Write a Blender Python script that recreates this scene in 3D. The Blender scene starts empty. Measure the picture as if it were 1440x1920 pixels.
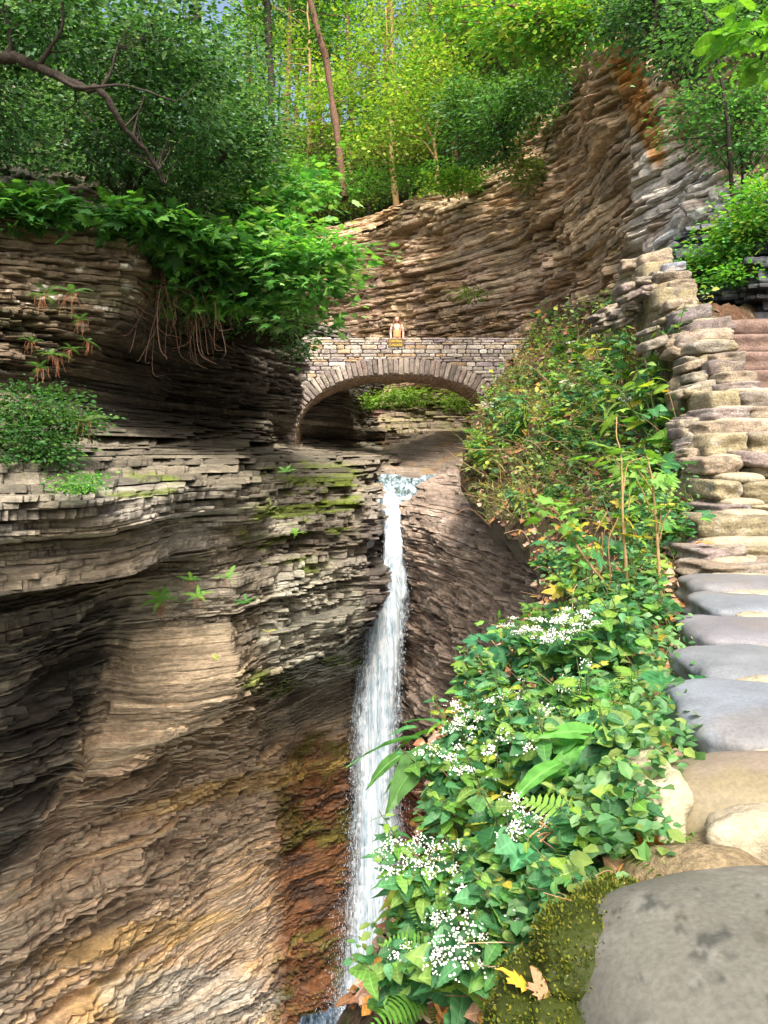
import bpy, math, random
import numpy as np
from mathutils import Vector, Matrix
R = math.radians
# ------------------------------------------------------------------ camera, sky, sun, exposure
F = 1443.0                      # focal length in pixels of the 1440x1920 photograph
PITCH = math.atan(110 / F)      # horizon on row 850
cp_, sp_ = math.cos(PITCH), math.sin(PITCH)
S = bpy.context.scene
COL = S.collection
cam_d = bpy.data.cameras.new('camera'); cam = bpy.data.objects.new('camera', cam_d); COL.objects.link(cam)
cam_d.sensor_fit = 'VERTICAL'; cam_d.sensor_height = 24; cam_d.lens = 24 * F / 1920
cam_d.clip_start = 0.02; cam_d.clip_end = 2000
cam.location = (0, 0, 0); cam.rotation_euler = (R(90) - PITCH, 0, 0)
S.camera = cam
S.render.resolution_x = 768; S.render.resolution_y = 1024
W = bpy.data.worlds.new('World'); S.world = W; W.use_nodes = True
nt = W.node_tree; nt.nodes.clear()
sky = nt.nodes.new('ShaderNodeTexSky'); sky.sky_type = 'NISHITA'; sky.sun_disc = False
SUN_EL, SUN_AZ = R(53), R(172)            # azimuth clockwise from +Y (view direction)
sky.sun_elevation = SUN_EL; sky.sun_rotation = SUN_AZ
sky.air_density = 1.0; sky.dust_density = 8.0; sky.ozone_density = 0.6
bg = nt.nodes.new('ShaderNodeBackground'); bg.inputs[1].default_value = 0.15
wo = nt.nodes.new('ShaderNodeOutputWorld')
nt.links.new(sky.outputs[0], bg.inputs[0]); nt.links.new(bg.outputs[0], wo.inputs[0])
sd = bpy.data.lights.new('sun', 'SUN'); sun = bpy.data.objects.new('sun', sd); COL.objects.link(sun)
sd.energy = 2.8; sd.angle = R(14); sd.color = (1.0, 0.93, 0.82)
tosun = Vector((math.sin(SUN_AZ) * math.cos(SUN_EL), math.cos(SUN_AZ) * math.cos(SUN_EL), math.sin(SUN_EL)))
sun.rotation_euler = tosun.to_track_quat('Z', 'Y').to_euler()
S.view_settings.view_transform = 'Standard'; S.view_settings.look = 'None'
S.view_settings.exposure = 1.2; S.view_settings.gamma = 1.0

# ------------------------------------------------------------------ helpers
def P(px, py, d):
    """world point seen at photo pixel (px,py) lying at distance d along +Y (works on arrays)"""
    cx = (np.asarray(px, float) - 720) / F; cy = -(np.asarray(py, float) - 960) / F
    y = cp_ + cy * sp_; z = -sp_ + cy * cp_
    return np.stack(np.broadcast_arrays(cx / y * d, d * np.ones_like(cx), z / y * d), -1)
def proj(V):
    dep = V[..., 1] * cp_ - V[..., 2] * sp_
    up = V[..., 1] * sp_ + V[..., 2] * cp_
    return 720 + F * V[..., 0] / dep, 960 - F * up / dep
def h01(*a):
    x = np.zeros(np.broadcast(*a).shape, np.uint32) + np.uint32(2166136261)
    with np.errstate(over='ignore'):
        for k in a:
            x = (x ^ np.asarray(k).astype(np.int64).astype(np.uint32)) * np.uint32(2654435761)
            x ^= x >> np.uint32(15); x = x * np.uint32(2246822519); x ^= x >> np.uint32(13)
    return x.astype(np.float64) / 4294967295.0
def vn(p, seed=0, lin=False):
    p = np.asarray(p, float); i = np.floor(p); f = p - i; i = i.astype(np.int64)
    if not lin: f = f * f * (3 - 2 * f)
    r = 0
    for a in (0, 1):
        for b in (0, 1):
            for c in (0, 1):
                w = (f[..., 0] if a else 1 - f[..., 0]) * (f[..., 1] if b else 1 - f[..., 1]) * (f[..., 2] if c else 1 - f[..., 2])
                r = r + w * h01(i[..., 0] + a, i[..., 1] + b, i[..., 2] + c, np.int64(seed))
    return r * 2 - 1
def fbm(p, o=4, seed=0, lin=False):
    r = 0; a = 1; t = 0; p = np.asarray(p, float)
    for k in range(o):
        r = r + a * vn(p, seed + k * 7, lin); t += a; a *= .5; p = p * 2.03
    return r / t
def ss(x, a, b):
    t = np.clip((x - a) / (b - a), 0, 1); return t * t * (3 - 2 * t)
def mesh(name, V, Fs, mat=None, parent=None, smooth=False, **attrs):
    """V (n,3); Fs list of (m,k) int arrays; attrs: per vertex (n,) or (n,3)"""
    V = np.asarray(V, np.float32).reshape(-1, 3)
    if isinstance(Fs, np.ndarray): Fs = [Fs]
    Fs = [np.asarray(f, np.int32) for f in Fs if len(f)]
    me = bpy.data.meshes.new(name)
    nl = sum(f.size for f in Fs); nf = sum(len(f) for f in Fs)
    me.vertices.add(len(V)); me.vertices.foreach_set('co', V.ravel())
    me.loops.add(nl); me.polygons.add(nf)
    me.loops.foreach_set('vertex_index', np.concatenate([f.ravel() for f in Fs]))
    st = []; t = 0
    for f in Fs:
        st.append(t + np.arange(len(f)) * f.shape[1]); t += f.size
    me.polygons.foreach_set('loop_start', np.concatenate(st).astype(np.int32))
    if smooth: me.polygons.foreach_set('use_smooth', np.ones(nf, bool))
    else: me.polygons.foreach_set('use_smooth', np.zeros(nf, bool))
    for k, a in attrs.items():
        a = np.asarray(a, np.float32)
        if a.ndim == 1:
            at = me.attributes.new(k, 'FLOAT', 'POINT'); at.data.foreach_set('value', a)
        else:
            at = me.attributes.new(k, 'FLOAT_COLOR', 'POINT')
            at.data.foreach_set('color', np.concatenate([a, np.ones((len(a), 1), np.float32)], 1).ravel())
    me.update(calc_edges=True)
    if mat: me.materials.append(mat)
    o = bpy.data.objects.new(name, me); COL.objects.link(o)
    if parent: o.parent = parent
    return o
def grid_faces(nr, nc, flip=False):
    a = np.arange(nr * nc).reshape(nr, nc)
    f = np.stack([a[:-1, :-1], a[:-1, 1:], a[1:, 1:], a[1:, :-1]], -1).reshape(-1, 4)
    return f[:, ::-1] if flip else f
class MB:
    """collects pieces (V, faces, attributes) and links them as ONE mesh"""
    def __init__(s): s.V = []; s.F = {}; s.A = {}; s.n = 0
    def add(s, V, Fs, **attrs):
        V = np.asarray(V, float).reshape(-1, 3)
        if isinstance(Fs, np.ndarray): Fs = [Fs]
        for f in Fs:
            f = np.asarray(f)
            if len(f): s.F.setdefault(f.shape[1], []).append(f + s.n)
        for k, a in attrs.items():
            a = np.asarray(a, float)
            if a.shape == (3,) : a = np.tile(a, (len(V), 1))
            if a.shape == (): a = np.full(len(V), float(a))
            s.A.setdefault(k, []).append(a)
        s.V.append(V); s.n += len(V)
    def build(s, name, mat=None, parent=None, smooth=False):
        return mesh(name, np.concatenate(s.V), [np.concatenate(f) for f in s.F.values()], mat, parent, smooth,
                    **{k: np.concatenate(a) for k, a in s.A.items()})
def tag(o, label=None, cat=None, group=None, kind=None):
    if label: o['label'] = label
    if cat: o['category'] = cat
    if group: o['group'] = group
    if kind: o['kind'] = kind
    return o
def empty(name, loc=(0, 0, 0), rz=0):
    o = bpy.data.objects.new(name, None); COL.objects.link(o); o.location = loc; o.rotation_euler = (0, 0, rz)
    o.empty_display_size = .1; return o
def copy_tree(o, parent=None):
    c = o.copy(); COL.objects.link(c); c.parent = parent
    for ch in list(o.children): copy_tree(ch, c)
    return c
def tube(pts, rad, n=6, cap=True):
    pts = np.asarray(pts, float); rad = np.broadcast_to(np.asarray(rad, float), (len(pts),))
    t = np.gradient(pts, axis=0); t /= np.linalg.norm(t, axis=1)[:, None] + 1e-9
    ref = np.array([0.31, 0.17, 0.93]) if abs(t[0, 2]) < .8 else np.array([.95, .2, .1])
    a = np.cross(t, ref); a /= np.linalg.norm(a, axis=1)[:, None] + 1e-9; b = np.cross(t, a)
    th = np.arange(n) / n * 2 * np.pi
    V = pts[:, None] + rad[:, None, None] * (np.cos(th)[None, :, None] * a[:, None] + np.sin(th)[None, :, None] * b[:, None])
    m = len(pts); i = np.arange(m - 1)[:, None] * n; j = np.arange(n)[None]; k = (j + 1) % n
    f = np.stack([i + j, i + k, i + n + k, i + n + j], -1).reshape(-1, 4)
    V = V.reshape(-1, 3); Fs = [f]
    if cap:
        V = np.concatenate([V, pts[-1:]]); q = (m - 1) * n
        Fs.append(np.stack([q + np.arange(n), q + (np.arange(n) + 1) % n, np.full(n, m * n)], -1))
    return V, Fs
def spline(pts, k=6):
    """Catmull-Rom through points"""
    p = np.asarray(pts, float); p = np.concatenate([2 * p[:1] - p[1:2], p, 2 * p[-1:] - p[-2:-1]])
    o = []
    for i in range(1, len(p) - 2):
        for t in np.arange(k) / k:
            o.append(.5 * ((2 * p[i]) + (p[i + 1] - p[i - 1]) * t + (2 * p[i - 1] - 5 * p[i] + 4 * p[i + 1] - p[i + 2]) * t * t
                           + (3 * p[i] - p[i - 1] - 3 * p[i + 1] + p[i + 2]) * t ** 3))
    o.append(p[-2]); return np.array(o)
def rot_basis(fwd, up):
    """(N,3) leaf axis and rough normal -> (N,3,3) columns x(side),y(axis),z(normal)"""
    y = fwd / (np.linalg.norm(fwd, axis=1)[:, None] + 1e-9)
    x = np.cross(y, up); x /= np.linalg.norm(x, axis=1)[:, None] + 1e-9
    return np.stack([x, y, np.cross(x, y)], -1)
def scatter(mb, T, pos, B, scale, **attrs):
    """template T=(V,[faces]); instances"""
    TV, TF = T[:2]; N = len(pos)
    if not N: return
    V = np.einsum('nij,kj->nki', B, TV) * np.asarray(scale).reshape(-1, 1, 1) + pos[:, None]
    k = len(TV)
    Fs = [(np.asarray(f)[None] + (np.arange(N) * k)[:, None, None]).reshape(-1, np.asarray(f).shape[1]) for f in TF]
    A = {n: np.repeat(np.asarray(a, float), k, axis=0) for n, a in attrs.items()}
    if len(T) > 2 and 'col' in A: A['col'] = A['col'] * np.tile(T[2], N)[:, None]
    mb.add(V.reshape(-1, 3), Fs, **A)

# ------------------------------------------------------------------ materials
class NT:
    def __init__(s, name):
        s.m = bpy.data.materials.new(name); s.m.use_nodes = True; s.t = s.m.node_tree; s.t.nodes.clear()
        s.out = s.n('ShaderNodeOutputMaterial')
    def n(s, ty, **k):
        o = s.t.nodes.new(ty)
        for a, v in k.items(): setattr(o, a, v)
        return o
    def l(s, a, b): s.t.links.new(a, b)
    def attr(s, name): return s.n('ShaderNodeAttribute', attribute_name=name)
    def mapc(s, sc, src='Object'):
        tc = s.n('ShaderNodeTexCoord'); mp = s.n('ShaderNodeMapping'); mp.inputs['Scale'].default_value = sc
        s.l(tc.outputs[src], mp.inputs[0]); return mp.outputs[0]
    def noise(s, co, scale, detail=6, rough=.6, dist=0):
        o = s.n('ShaderNodeTexNoise'); o.inputs['Scale'].default_value = scale; o.inputs['Detail'].default_value = detail
        o.inputs['Roughness'].default_value = rough; o.inputs['Distortion'].default_value = dist
        if co is not None: s.l(co, o.inputs['Vector'])
        return o.outputs[0]
    def ramp(s, x, stops):
        o = s.n('ShaderNodeValToRGB'); e = o.color_ramp.elements
        while len(e) < len(stops): e.new(.5)
        for i, (p, c) in enumerate(stops):
            e[i].position = p; e[i].color = (c, c, c, 1) if not hasattr(c, '__len__') else (*c, 1)
        s.l(x, o.inputs[0]); return o.outputs[0]
    def mul(s, a, b, f=1.0, mode='MULTIPLY'):
        o = s.n('ShaderNodeMix', data_type='RGBA', blend_type=mode); o.inputs[0].default_value = f
        for x, i in ((a, 6), (b, 7)):
            if isinstance(x, tuple): o.inputs[i].default_value = (*x, 1)
            else: s.l(x, o.inputs[i])
        return o.outputs[2]
    def math(s, op, a, b=None):
        o = s.n('ShaderNodeMath', operation=op)
        for x, i in ((a, 0), (b, 1)):
            if x is None: continue
            if isinstance(x, (int, float)): o.inputs[i].default_value = x
            else: s.l(x, o.inputs[i])
        return o.outputs[0]
    def bump(s, h, st, dist, nrm=None):
        o = s.n('ShaderNodeBump'); o.inputs['Strength'].default_value = st; o.inputs['Distance'].default_value = dist
        s.l(h, o.inputs['Height'])
        if nrm is not None: s.l(nrm, o.inputs['Normal'])
        return o.outputs[0]
    def bsdf(s, col, rough=.8, nrm=None, spec=.3, **k):
        o = s.n('ShaderNodeBsdfPrincipled')
        if isinstance(col, tuple): o.inputs['Base Color'].default_value = (*col, 1)
        else: s.l(col, o.inputs['Base Color'])
        if isinstance(rough, (int, float)): o.inputs['Roughness'].default_value = rough
        else: s.l(rough, o.inputs['Roughness'])
        o.inputs['Specular IOR Level'].default_value = spec
        if nrm is not None: s.l(nrm, o.inputs['Normal'])
        for a, v in k.items(): o.inputs[a.replace('_', ' ')].default_value = v
        return o.outputs[0]
    def fin(s, sh): s.l(sh, s.out.inputs[0]); return s.m
def rock_mat(name, fine=1.0, strat=22, var=(.38, 1.6), bump=.7):
    M = NT(name); c = M.attr('col').outputs[0]
    co = M.mapc((1.3, 1.3, strat)); n1 = M.noise(co, 1.0 * fine, 8, .65, .4)
    n2 = M.noise(M.mapc((1, 1, 2.5)), 9 * fine, 8, .7); n3 = M.noise(M.mapc((1, 1, 5)), 16 * fine, 6, .7)
    k = M.mul(c, M.ramp(n1, [(.3, var[0]), (.7, var[1])]), .8)
    k = M.mul(k, M.ramp(n2, [(.32, .55), (.66, 1.4)]), .8)
    k = M.mul(k, M.ramp(n3, [(.35, .62), (.65, 1.3)]), .6)
    hb = M.math('ADD', M.math('MULTIPLY', n1, .7), M.math('MULTIPLY', n2, .35))
    hb = M.math('ADD', hb, M.math('MULTIPLY', n3, .25))
    nr = M.bump(hb, bump, .06 / fine)
    w = M.attr('wet').outputs['Fac']; ro = M.math('SUBTRACT', .85, M.math('MULTIPLY', w, .55))
    return M.fin(M.bsdf(k, ro, nr, .35))
M_ROCK = rock_mat('shale_rock'); M_ROCKFAR = rock_mat('far_shale_rock', .7, 18, (.38, 1.6), .5)
def simple(name, col, rough=.8, sc=20, amp=.4, bump=.3, dist=.01, spec=.3, **k):
    M = NT(name); n = M.noise(M.mapc((1, 1, 1)), sc, 6, .65)
    c = M.mul(col, M.ramp(n, [(.3, 1 - amp), (.7, 1 + amp)]), 1.0)
    return M.fin(M.bsdf(c, rough, M.bump(n, bump, dist), spec, **k))
def attr_mat(name, rough=.8, sc=20, amp=.35, bump=.4, dist=.01, spec=.3, sc2=None, mp=(1, 1, 1)):
    M = NT(name); n = M.noise(M.mapc(mp), sc, 8, .68)
    c = M.mul(M.attr('col').outputs[0], M.ramp(n, [(.3, 1 - amp), (.7, 1 + amp)]), 1.0); h = n
    if sc2:
        n2 = M.noise(M.mapc((1, 1, 1)), sc2, 5, .6); c = M.mul(c, M.ramp(n2, [(.35, 1 - amp), (.65, 1 + amp * .8)]), 1.0)
        h = M.math('ADD', n, n2)
    return M.fin(M.bsdf(c, rough, M.bump(h, bump, dist), spec))
def leaf_mat(name, trans=.42, rough=.5, spec=.35):
    M = NT(name); c = M.attr('col').outputs[0]
    n = M.noise(M.mapc((1, 1, 1)), 30, 3, .6); c = M.mul(c, M.ramp(n, [(.3, .8), (.7, 1.2)]), 1.0)
    b = M.bsdf(c, rough, None, spec)
    t = M.n('ShaderNodeBsdfTranslucent'); M.l(M.mul(c, (1.5, 1.55, .6), 1.0), t.inputs[0])
    mx = M.n('ShaderNodeMixShader'); mx.inputs[0].default_value = trans
    M.l(b, mx.inputs[1]); M.l(t.outputs[0], mx.inputs[2]); return M.fin(mx.outputs[0])
M_LEAF = leaf_mat('leaf'); M_BARK = simple('bark', (.035, .028, .022), .9, 25, .5, .8, .03)
M_REDBARK = simple('red_bark', (.15, .085, .06), .9, 18, .5, .8, .03)
M_STEM = simple('stem', (.30, .2, .09), .7, 40, .3, .2, .004)
M_MORTAR = attr_mat('mortar', .95, 60, .25, .8, .012, .1, 18)
M_STONE = attr_mat('wall_stone', .8, 14, .36, .6, .02, .25, 80, (1, 1, 3.5)); M_SMOOTH = attr_mat('worn_stone', .62, 9, .16, .10, .006, .35, 130)
M_BRIDGE = attr_mat('bridge_stone', .85, 7, .4, .7, .04, .2, 40)
M_SOIL = attr_mat('soil', .95, 16, .5, .8, .05, .1, 70)

# ------------------------------------------------------------------ cliffs: level beds seen in perspective
def cliff(name, pxs, zs, D, z0, z1, ds, colfn, mat=M_ROCK, seed=1, gthick=(.35, .9), thick=(.035, .13), A1=.28, A2=.10,
          w1=1.6, w2=.5, warp=.05, seam=1.0, label=None, fade=None, blocky=.34):
    rng = np.random.default_rng(seed)
    D = np.asarray(D, float); pxs = np.asarray(pxs, float); zs = np.asarray(zs, float)
    o = np.argsort(zs); zs = zs[o]; D = D[o]
    def dep(px, z):
        T = np.stack([np.interp(px, pxs, D[i]) for i in range(len(zs))])        # levels x cols
        out = np.empty((len(z), len(px)))
        for r, zz in enumerate(z):
            j = np.clip(np.searchsorted(zs, zz) - 1, 0, len(zs) - 2); t = np.clip((zz - zs[j]) / (zs[j + 1] - zs[j]), 0, 1)
            out[r] = T[j] * (1 - t) + T[j + 1] * t
        return out
    fx = np.linspace(pxs[0], pxs[-1], 3000); dm = np.mean(dep(fx, np.linspace(z0, z1, 12)), 0); u = (fx - 720) / F * cp_
    X = u * dm; arc = np.concatenate([[0], np.cumsum(np.hypot(np.diff(X), np.diff(dm)))])
    nc = int(arc[-1] / ds) + 2; sa = np.linspace(0, arc[-1], nc); px = np.interp(sa, arc, fx); u = (px - 720) / F * cp_
    # beds
    rows = []; z = z0; g = 0; L = 0
    while z < z1:
        gt = rng.uniform(*gthick); ge = z + gt; g += 1; ns = rng.integers(2, 6)
        while z < ge:
            t = min(rng.uniform(*thick) * rng.choice([.6, 1, 1, 1.8]), ge - z + .02); L += 1; e = t * .04
            rows += [(z + e, L, g, -.12), (z + t * .5, L, g, .1), (z + t - e, L, g, -.02)]; z += t
            ns -= 1
            if ns <= 0:
                ns = rng.integers(2, 7); t = thick[0] * rng.uniform(.5, 1.1); sd_ = -rng.uniform(1.5, 5.5); rows += [(z + t * .1, L, g, sd_), (z + t * .9, L, g, sd_)]; z += t
    rz = np.array([r[0] for r in rows]); rl = np.array([r[1] for r in rows])[:, None]; rg = np.array([r[2] for r in rows])[:, None]
    rb = np.array([r[3] for r in rows])[:, None]
    base = dep(px, rz)
    k = max(3, int(.35 / ds)); ker = np.hanning(k + 2)[1:-1]; ker /= ker.sum()
    pad = np.pad(base, ((0, 0), (k // 2, k - 1 - k // 2)), mode='edge')
    base = np.stack([np.convolve(r, ker, 'valid') for r in pad])
    BX = u[None] * base; BY = base
    tx = np.gradient(BX, axis=1); ty = np.gradient(BY, axis=1)
    kk = max(5, int(1.2 / ds)); ker = np.ones(kk) / kk
    sm = lambda a: np.stack([np.convolve(r, ker, 'valid') for r in np.pad(a, ((0, 0), (kk // 2, kk - 1 - kk // 2)), mode='edge')])
    tx = sm(tx); ty = sm(ty); ln = np.hypot(tx, ty); nx = ty / ln; ny = -tx / ln
    s = np.broadcast_to(sa[None], base.shape)
    sg = np.broadcast_to(rg, s.shape); sl = np.broadcast_to(rl, s.shape); zz = np.broadcast_to(rz[:, None], s.shape)
    def lay(w, idx, sd, blocky=blocky):
        q = s / w + 13.7 * h01(idx, np.int64(sd)) + .25 * vn(np.stack([s / w * 2.1, idx * 1.7, idx * 0 + sd], -1), sd)
        a = vn(np.stack([q * 1.3, idx * 3.0 + sd, idx * 0.], -1), sd + 1, True)
        b = h01(np.floor(q).astype(np.int64), idx, np.int64(sd + 3)) * 2 - 1
        return (1 - blocky) * a * 1.3 + blocky * b
    big = fbm(np.stack([s / 3.1, zz / 1.6, s * 0 + seed], -1), 3, seed + 50)
    o1 = lay(w1, sg, seed * 5 + 1, blocky * .25); o2 = lay(w2, sl, seed * 5 + 2) + .6 * fbm(np.stack([s * 3.1, sl * 3.0, s * 0], -1), 3, seed + 6, True); o3 = lay(w2 * .3, sl, seed * 5 + 3)
    rough = fbm(np.stack([s * 4, zz * 14, s * 0], -1), 3, seed + 77, True)
    act = ss(big, -.55, .35)                        # where ledges are deep, elsewhere the face is smoother
    off = A1 * o1 * (.4 + .6 * act) + A2 * (o2 + .4 * o3) * (.3 + 1.0 * act) + .03 * rough + rb * .05 * seam * np.where(rb < -1, ss(vn(np.stack([s / 1.3, rl * 3.3 + 0 * s, s * 0], -1), seed + 4), -.5, .2), 1) + .12 * big * A1 / .28
    if fade is not None: off = off * fade(px, rz)
    zw = zz + warp * vn(np.stack([s / 2.3, zz / .9, s * 0], -1), seed + 9)
    V = np.stack([BX + nx * off, BY + ny * off, zw], -1)
    qx, qy = proj(V)
    tone = h01(sl, np.int64(seed)) * 2 - 1; gt_ = h01(sg, np.int64(seed + 1)) * 2 - 1
    c, w = colfn(qx, qy, V, s, zz, tone, gt_, off)
    ob = mesh(name, V.reshape(-1, 3), grid_faces(*s.shape), mat, None, False, col=c.reshape(-1, 3), wet=w.reshape(-1))
    return tag(ob, kind='structure')
def blob(qx, qy, x, y, rx, ry, nz, ang=0, hard=.25):
    ca, sa_ = math.cos(R(ang)), math.sin(R(ang)); dx = qx - x; dy = qy - y
    a = (dx * ca + dy * sa_) / rx; b = (-dx * sa_ + dy * ca) / ry
    return ss(1 - np.sqrt(a * a + b * b) + .55 * nz, -hard * .5, hard)
def paint(c, m, col): return c * (1 - m[..., None]) + np.array(col) * m[..., None]

# left cliff -------------------------------------------------------
PXL = [-500, -200, 0, 100, 190, 240, 285, 340, 445, 512, 556, 640, 680, 700, 735]
ZL =  [9, 5.2, 3.5, 2.1, 1.55, .95, .55, .2, -.1, -.55, -.95, -1.05, -1.6, -1.78, -2.6, -3.6, -4.3, -4.9, -5.6, -6.5, -9, -12, -18]
DL = [
 [11, 15, 19, 20, 22, 24, 26, 29, 33, 37, 40, 44, 48, 50, 52],
 [9, 11.5, 13.6, 14, 14.4, 14.8, 16, 18.6, 21, 24.2, 27.5, 31.5, 35, 37, 39],
 [8, 9.8, 11.5, 11.9, 12.2, 12.3, 12.5, 15.8, 18.3, 21.9, 25.5, 29, 33, 35, 38],
 [8, 9.8, 11.5, 12.0, 12.3, 12.5, 13.2, 16, 18.6, 22.0, 25.5, 29, 33, 35, 38],
 [8, 9.8, 11.6, 12.2, 13.5, 15.0, 16.0, 17.3, 20.0, 22.5, 25.5, 29, 33, 35, 38],
 [7.8, 9.4, 11.4, 12.8, 14.4, 15.6, 16.6, 18.2, 20.6, 23.0, 26, 29, 33, 34, 36],
 [7.6, 9, 10.2, 11.6, 13.6, 14.6, 15.4, 16.6, 19.2, 23.2, 27.4, 31, 34, 35, 36],
 [7.2, 8.4, 9.4, 10.3, 11.8, 12.8, 13.8, 15.2, 18.4, 21.8, 26.8, 30, 31, 32, 33],
 [7.0, 8.0, 8.8, 9.4, 10.2, 10.9, 11.6, 12.6, 14.6, 17.4, 19.6, 22.5, 26.0, 28, 29],
 [6.8, 7.6, 8.4, 8.8, 9.3, 9.8, 10.3, 11.2, 13.0, 15.2, 16.2, 17.6, 21.0, 27.0, 29],
 [6.8, 7.5, 8.2, 8.6, 9.1, 9.6, 10.1, 11.2, 13.0, 15.0, 15.9, 17.2, 19.4, 24.5, 27],
 [6.9, 7.8, 8.7, 9.2, 9.7, 10.2, 10.8, 12.1, 13.1, 15.0, 15.8, 17.1, 18.6, 23.0, 25],
 [6.9, 7.7, 8.5, 9.0, 9.5, 10.0, 10.5, 12.0, 13.0, 15.0, 15.8, 17.0, 18.1, 20.8, 21.5],
 [7.6, 8.9, 9.7, 10.5, 11.6, 12.3, 12.5, 12.6, 13.1, 15.1, 15.8, 17.0, 18.2, 20.7, 21.4],
 [7.8, 9.1, 10.0, 11.2, 12.3, 12.5, 12.6, 12.7, 13.2, 14.9, 15.6, 16.8, 17.8, 20.6, 21.4],
 [8.2, 9.5, 10.4, 11.8, 12.9, 12.55, 12.6, 12.7, 13.1, 14.7, 15.4, 16.7, 17.7, 20.5, 21.3],
 [8.5, 9.8, 10.9, 12.5, 12.6, 12.6, 12.6, 12.7, 13.3, 14.9, 15.7, 16.9, 18.2, 20.5, 21.3],
 [8.7, 10, 11.1, 12.55, 12.6, 12.6, 12.7, 13.0, 14.6, 16.8, 17.4, 18.9, 20.3, 20.9, 21.3],
 [9, 10.3, 11.5, 12.8, 12.9, 13.3, 13.9, 14.8, 15.9, 17.5, 18.4, 19.8, 20.8, 21.1, 21.3],
 [9.4, 10.8, 12.0, 13.0, 13.8, 14.3, 14.8, 15.5, 16.6, 18.0, 18.9, 20.2, 21, 21.2, 21.3],
 [10, 11.5, 12.7, 13.6, 14.5, 15.0, 15.5, 16.2, 17.3, 18.7, 19.4, 20.5, 21.1, 21.2, 21.3],
 [10.5, 12, 13.3, 14.3, 15.2, 15.8, 16.2, 17.0, 18.1, 19.2, 19.8, 20.6, 21.1, 21.2, 21.3],
 [11, 12.5, 14, 15, 16, 16.5, 17, 17.6, 18.6, 19.6, 20.0, 20.7, 21.1, 21.2, 21.3]]
def col_left(qx, qy, V, s, z, tone, gt, off):
    n = fbm(V * [.9, .9, 1.6], 4, 3); n2 = fbm(V * [2.5, 2.5, 6], 4, 13); n3 = fbm(V * [.5, .5, 9], 3, 23)
    c = np.array([.18, .155, .12]) * np.ones(V.shape)
    c = paint(c, ss(n + .3 * gt, .0, .6) * .5, (.28, .265, .235))
    c = paint(c, ss(-n + .3 * tone, .1, .7) * .7, (.20, .165, .11))
    low = ss(qy, 1280, 1480) * ss(qx, -60, 120)
    c = paint(c, low * .85, (.37, .28, .195)); c = paint(c, low * ss(n3 + .3 * gt, .1, .5) * .6, (.42, .27, .125))
    c = paint(c, low * ss(-n2 + .2 * tone, .15, .5) * .6, (.28, .19, .14))
    # smooth tan joint face
    fx = blob(qx, qy, 330, 1320, 190, 150, n * .4, -18, .3); c = paint(c, fx * .85, (.42, .33, .23))
    # brown upper wall
    uw = ss(290 - qx, 0, 12) * ss(720 - qy, 0, 60) * ss(qy, 380, 430); c = paint(c, uw * .8, (.155, .115, .075))
    c = paint(c, uw * ss(n2, .32, .4) * .9, (.55, .54, .48))
    c = paint(c, uw * ss(-n, .15, .4) * .7, (.07, .08, .035))
    # undercut: shade of overhang and trees painted dark into the rock colour
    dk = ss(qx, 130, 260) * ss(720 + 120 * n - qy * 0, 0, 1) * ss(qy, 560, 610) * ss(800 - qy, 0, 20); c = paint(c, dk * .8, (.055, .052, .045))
    dl = ss(np.interp(qy, [1050, 1130, 1200, 1480, 1620, 1700], [260, 260, 215, 120, 40, -60]) + 30 * n2 - qx, 0, 16) * ss(qy, 1040, 1110); c = paint(c, dl * .92, (.05, .045, .036)); c = paint(c, dl * ss(n3 + n2 + .3 * tone, .3, .55) * .6, (.24, .21, .16))  # shade below the near-left overhang painted almost black, some beds left lighter
    # shelf band darkened in colour to imitate canopy shade, then pale ledges
    c = paint(c, ss(qy, 760, 800) * ss(990 - qy, 0, 60) * ss(720 - qx, 0, 100) * .8, (.12, .108, .082)); c = paint(c, blob(qx, qy, 300, 945, 190, 46, n2 * .6, 5) * .35, (.36, .34, .30))
    c = paint(c, ss(qy, 1000, 1030) * ss(1130 - qy, 0, 30) * ss(300 - qx, 0, 60) * .6, (.15, .125, .09)); c = paint(c, blob(qx, qy, 590, 1170, 110, 120, n2 * .6, 5) * .6, (.33, .33, .27))  # left ledge fronts darkened as painted shade; pale grey patch near the fall
    # moss
    for b in [(570, 960, 100, 34), (520, 1010, 70, 24), (640, 940, 40, 60), (500, 1280, 60, 28), (240, 910, 110, 22), (590, 890, 90, 25), (560, 1060, 70, 16), (640, 1240, 40, 10)]:
        c = paint(c, blob(qx, qy, *b, n2 * 1.1) * ss(n3 + .5 * n2, -.25, .2) * .9, (.105, .14, .018))
    # wet orange-brown curtain beside the fall
    w = ss(qx + 22 * n2 + .28 * (qy - 1500) * (qy < 1500), 490, 545) * ss(qy + 60 * n2, 1340, 1420)
    c = paint(c, w, (.13, .06, .028)); c = paint(c, w * ss(n + .35 * n2, .0, .3) * .9, (.085, .075, .018))
    c = paint(c, w * ss(-n + .3 * n3, .15, .5) * .8, (.045, .032, .026))
    wet2 = ss(qx, 670, 690) * ss(qy, 900, 1000) * ss(1400 - qy, 0, 100); c = paint(c, wet2 * .7, (.075, .062, .06))
    # ochre streaks
    for b in [(420, 1480, 240, 22, -14), (250, 1760, 200, 30, -12), (230, 1860, 90, 50, -30)]:
        c = paint(c, blob(qx, qy, b[0], b[1], b[2], b[3], n2 * .8, b[4]) * .5, (.38, .25, .08))
    c = paint(c, blob(qx, qy, 350, 1870, 170, 60, n2 * .5, 0) * .5, (.36, .36, .33))
    c = c * (1 + .36 * tone + .2 * gt + .3 * n2)[..., None]
    wet = np.clip(w + wet2 + .35 * dk, 0, 1)
    return np.clip(c, .01, .8), wet
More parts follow.
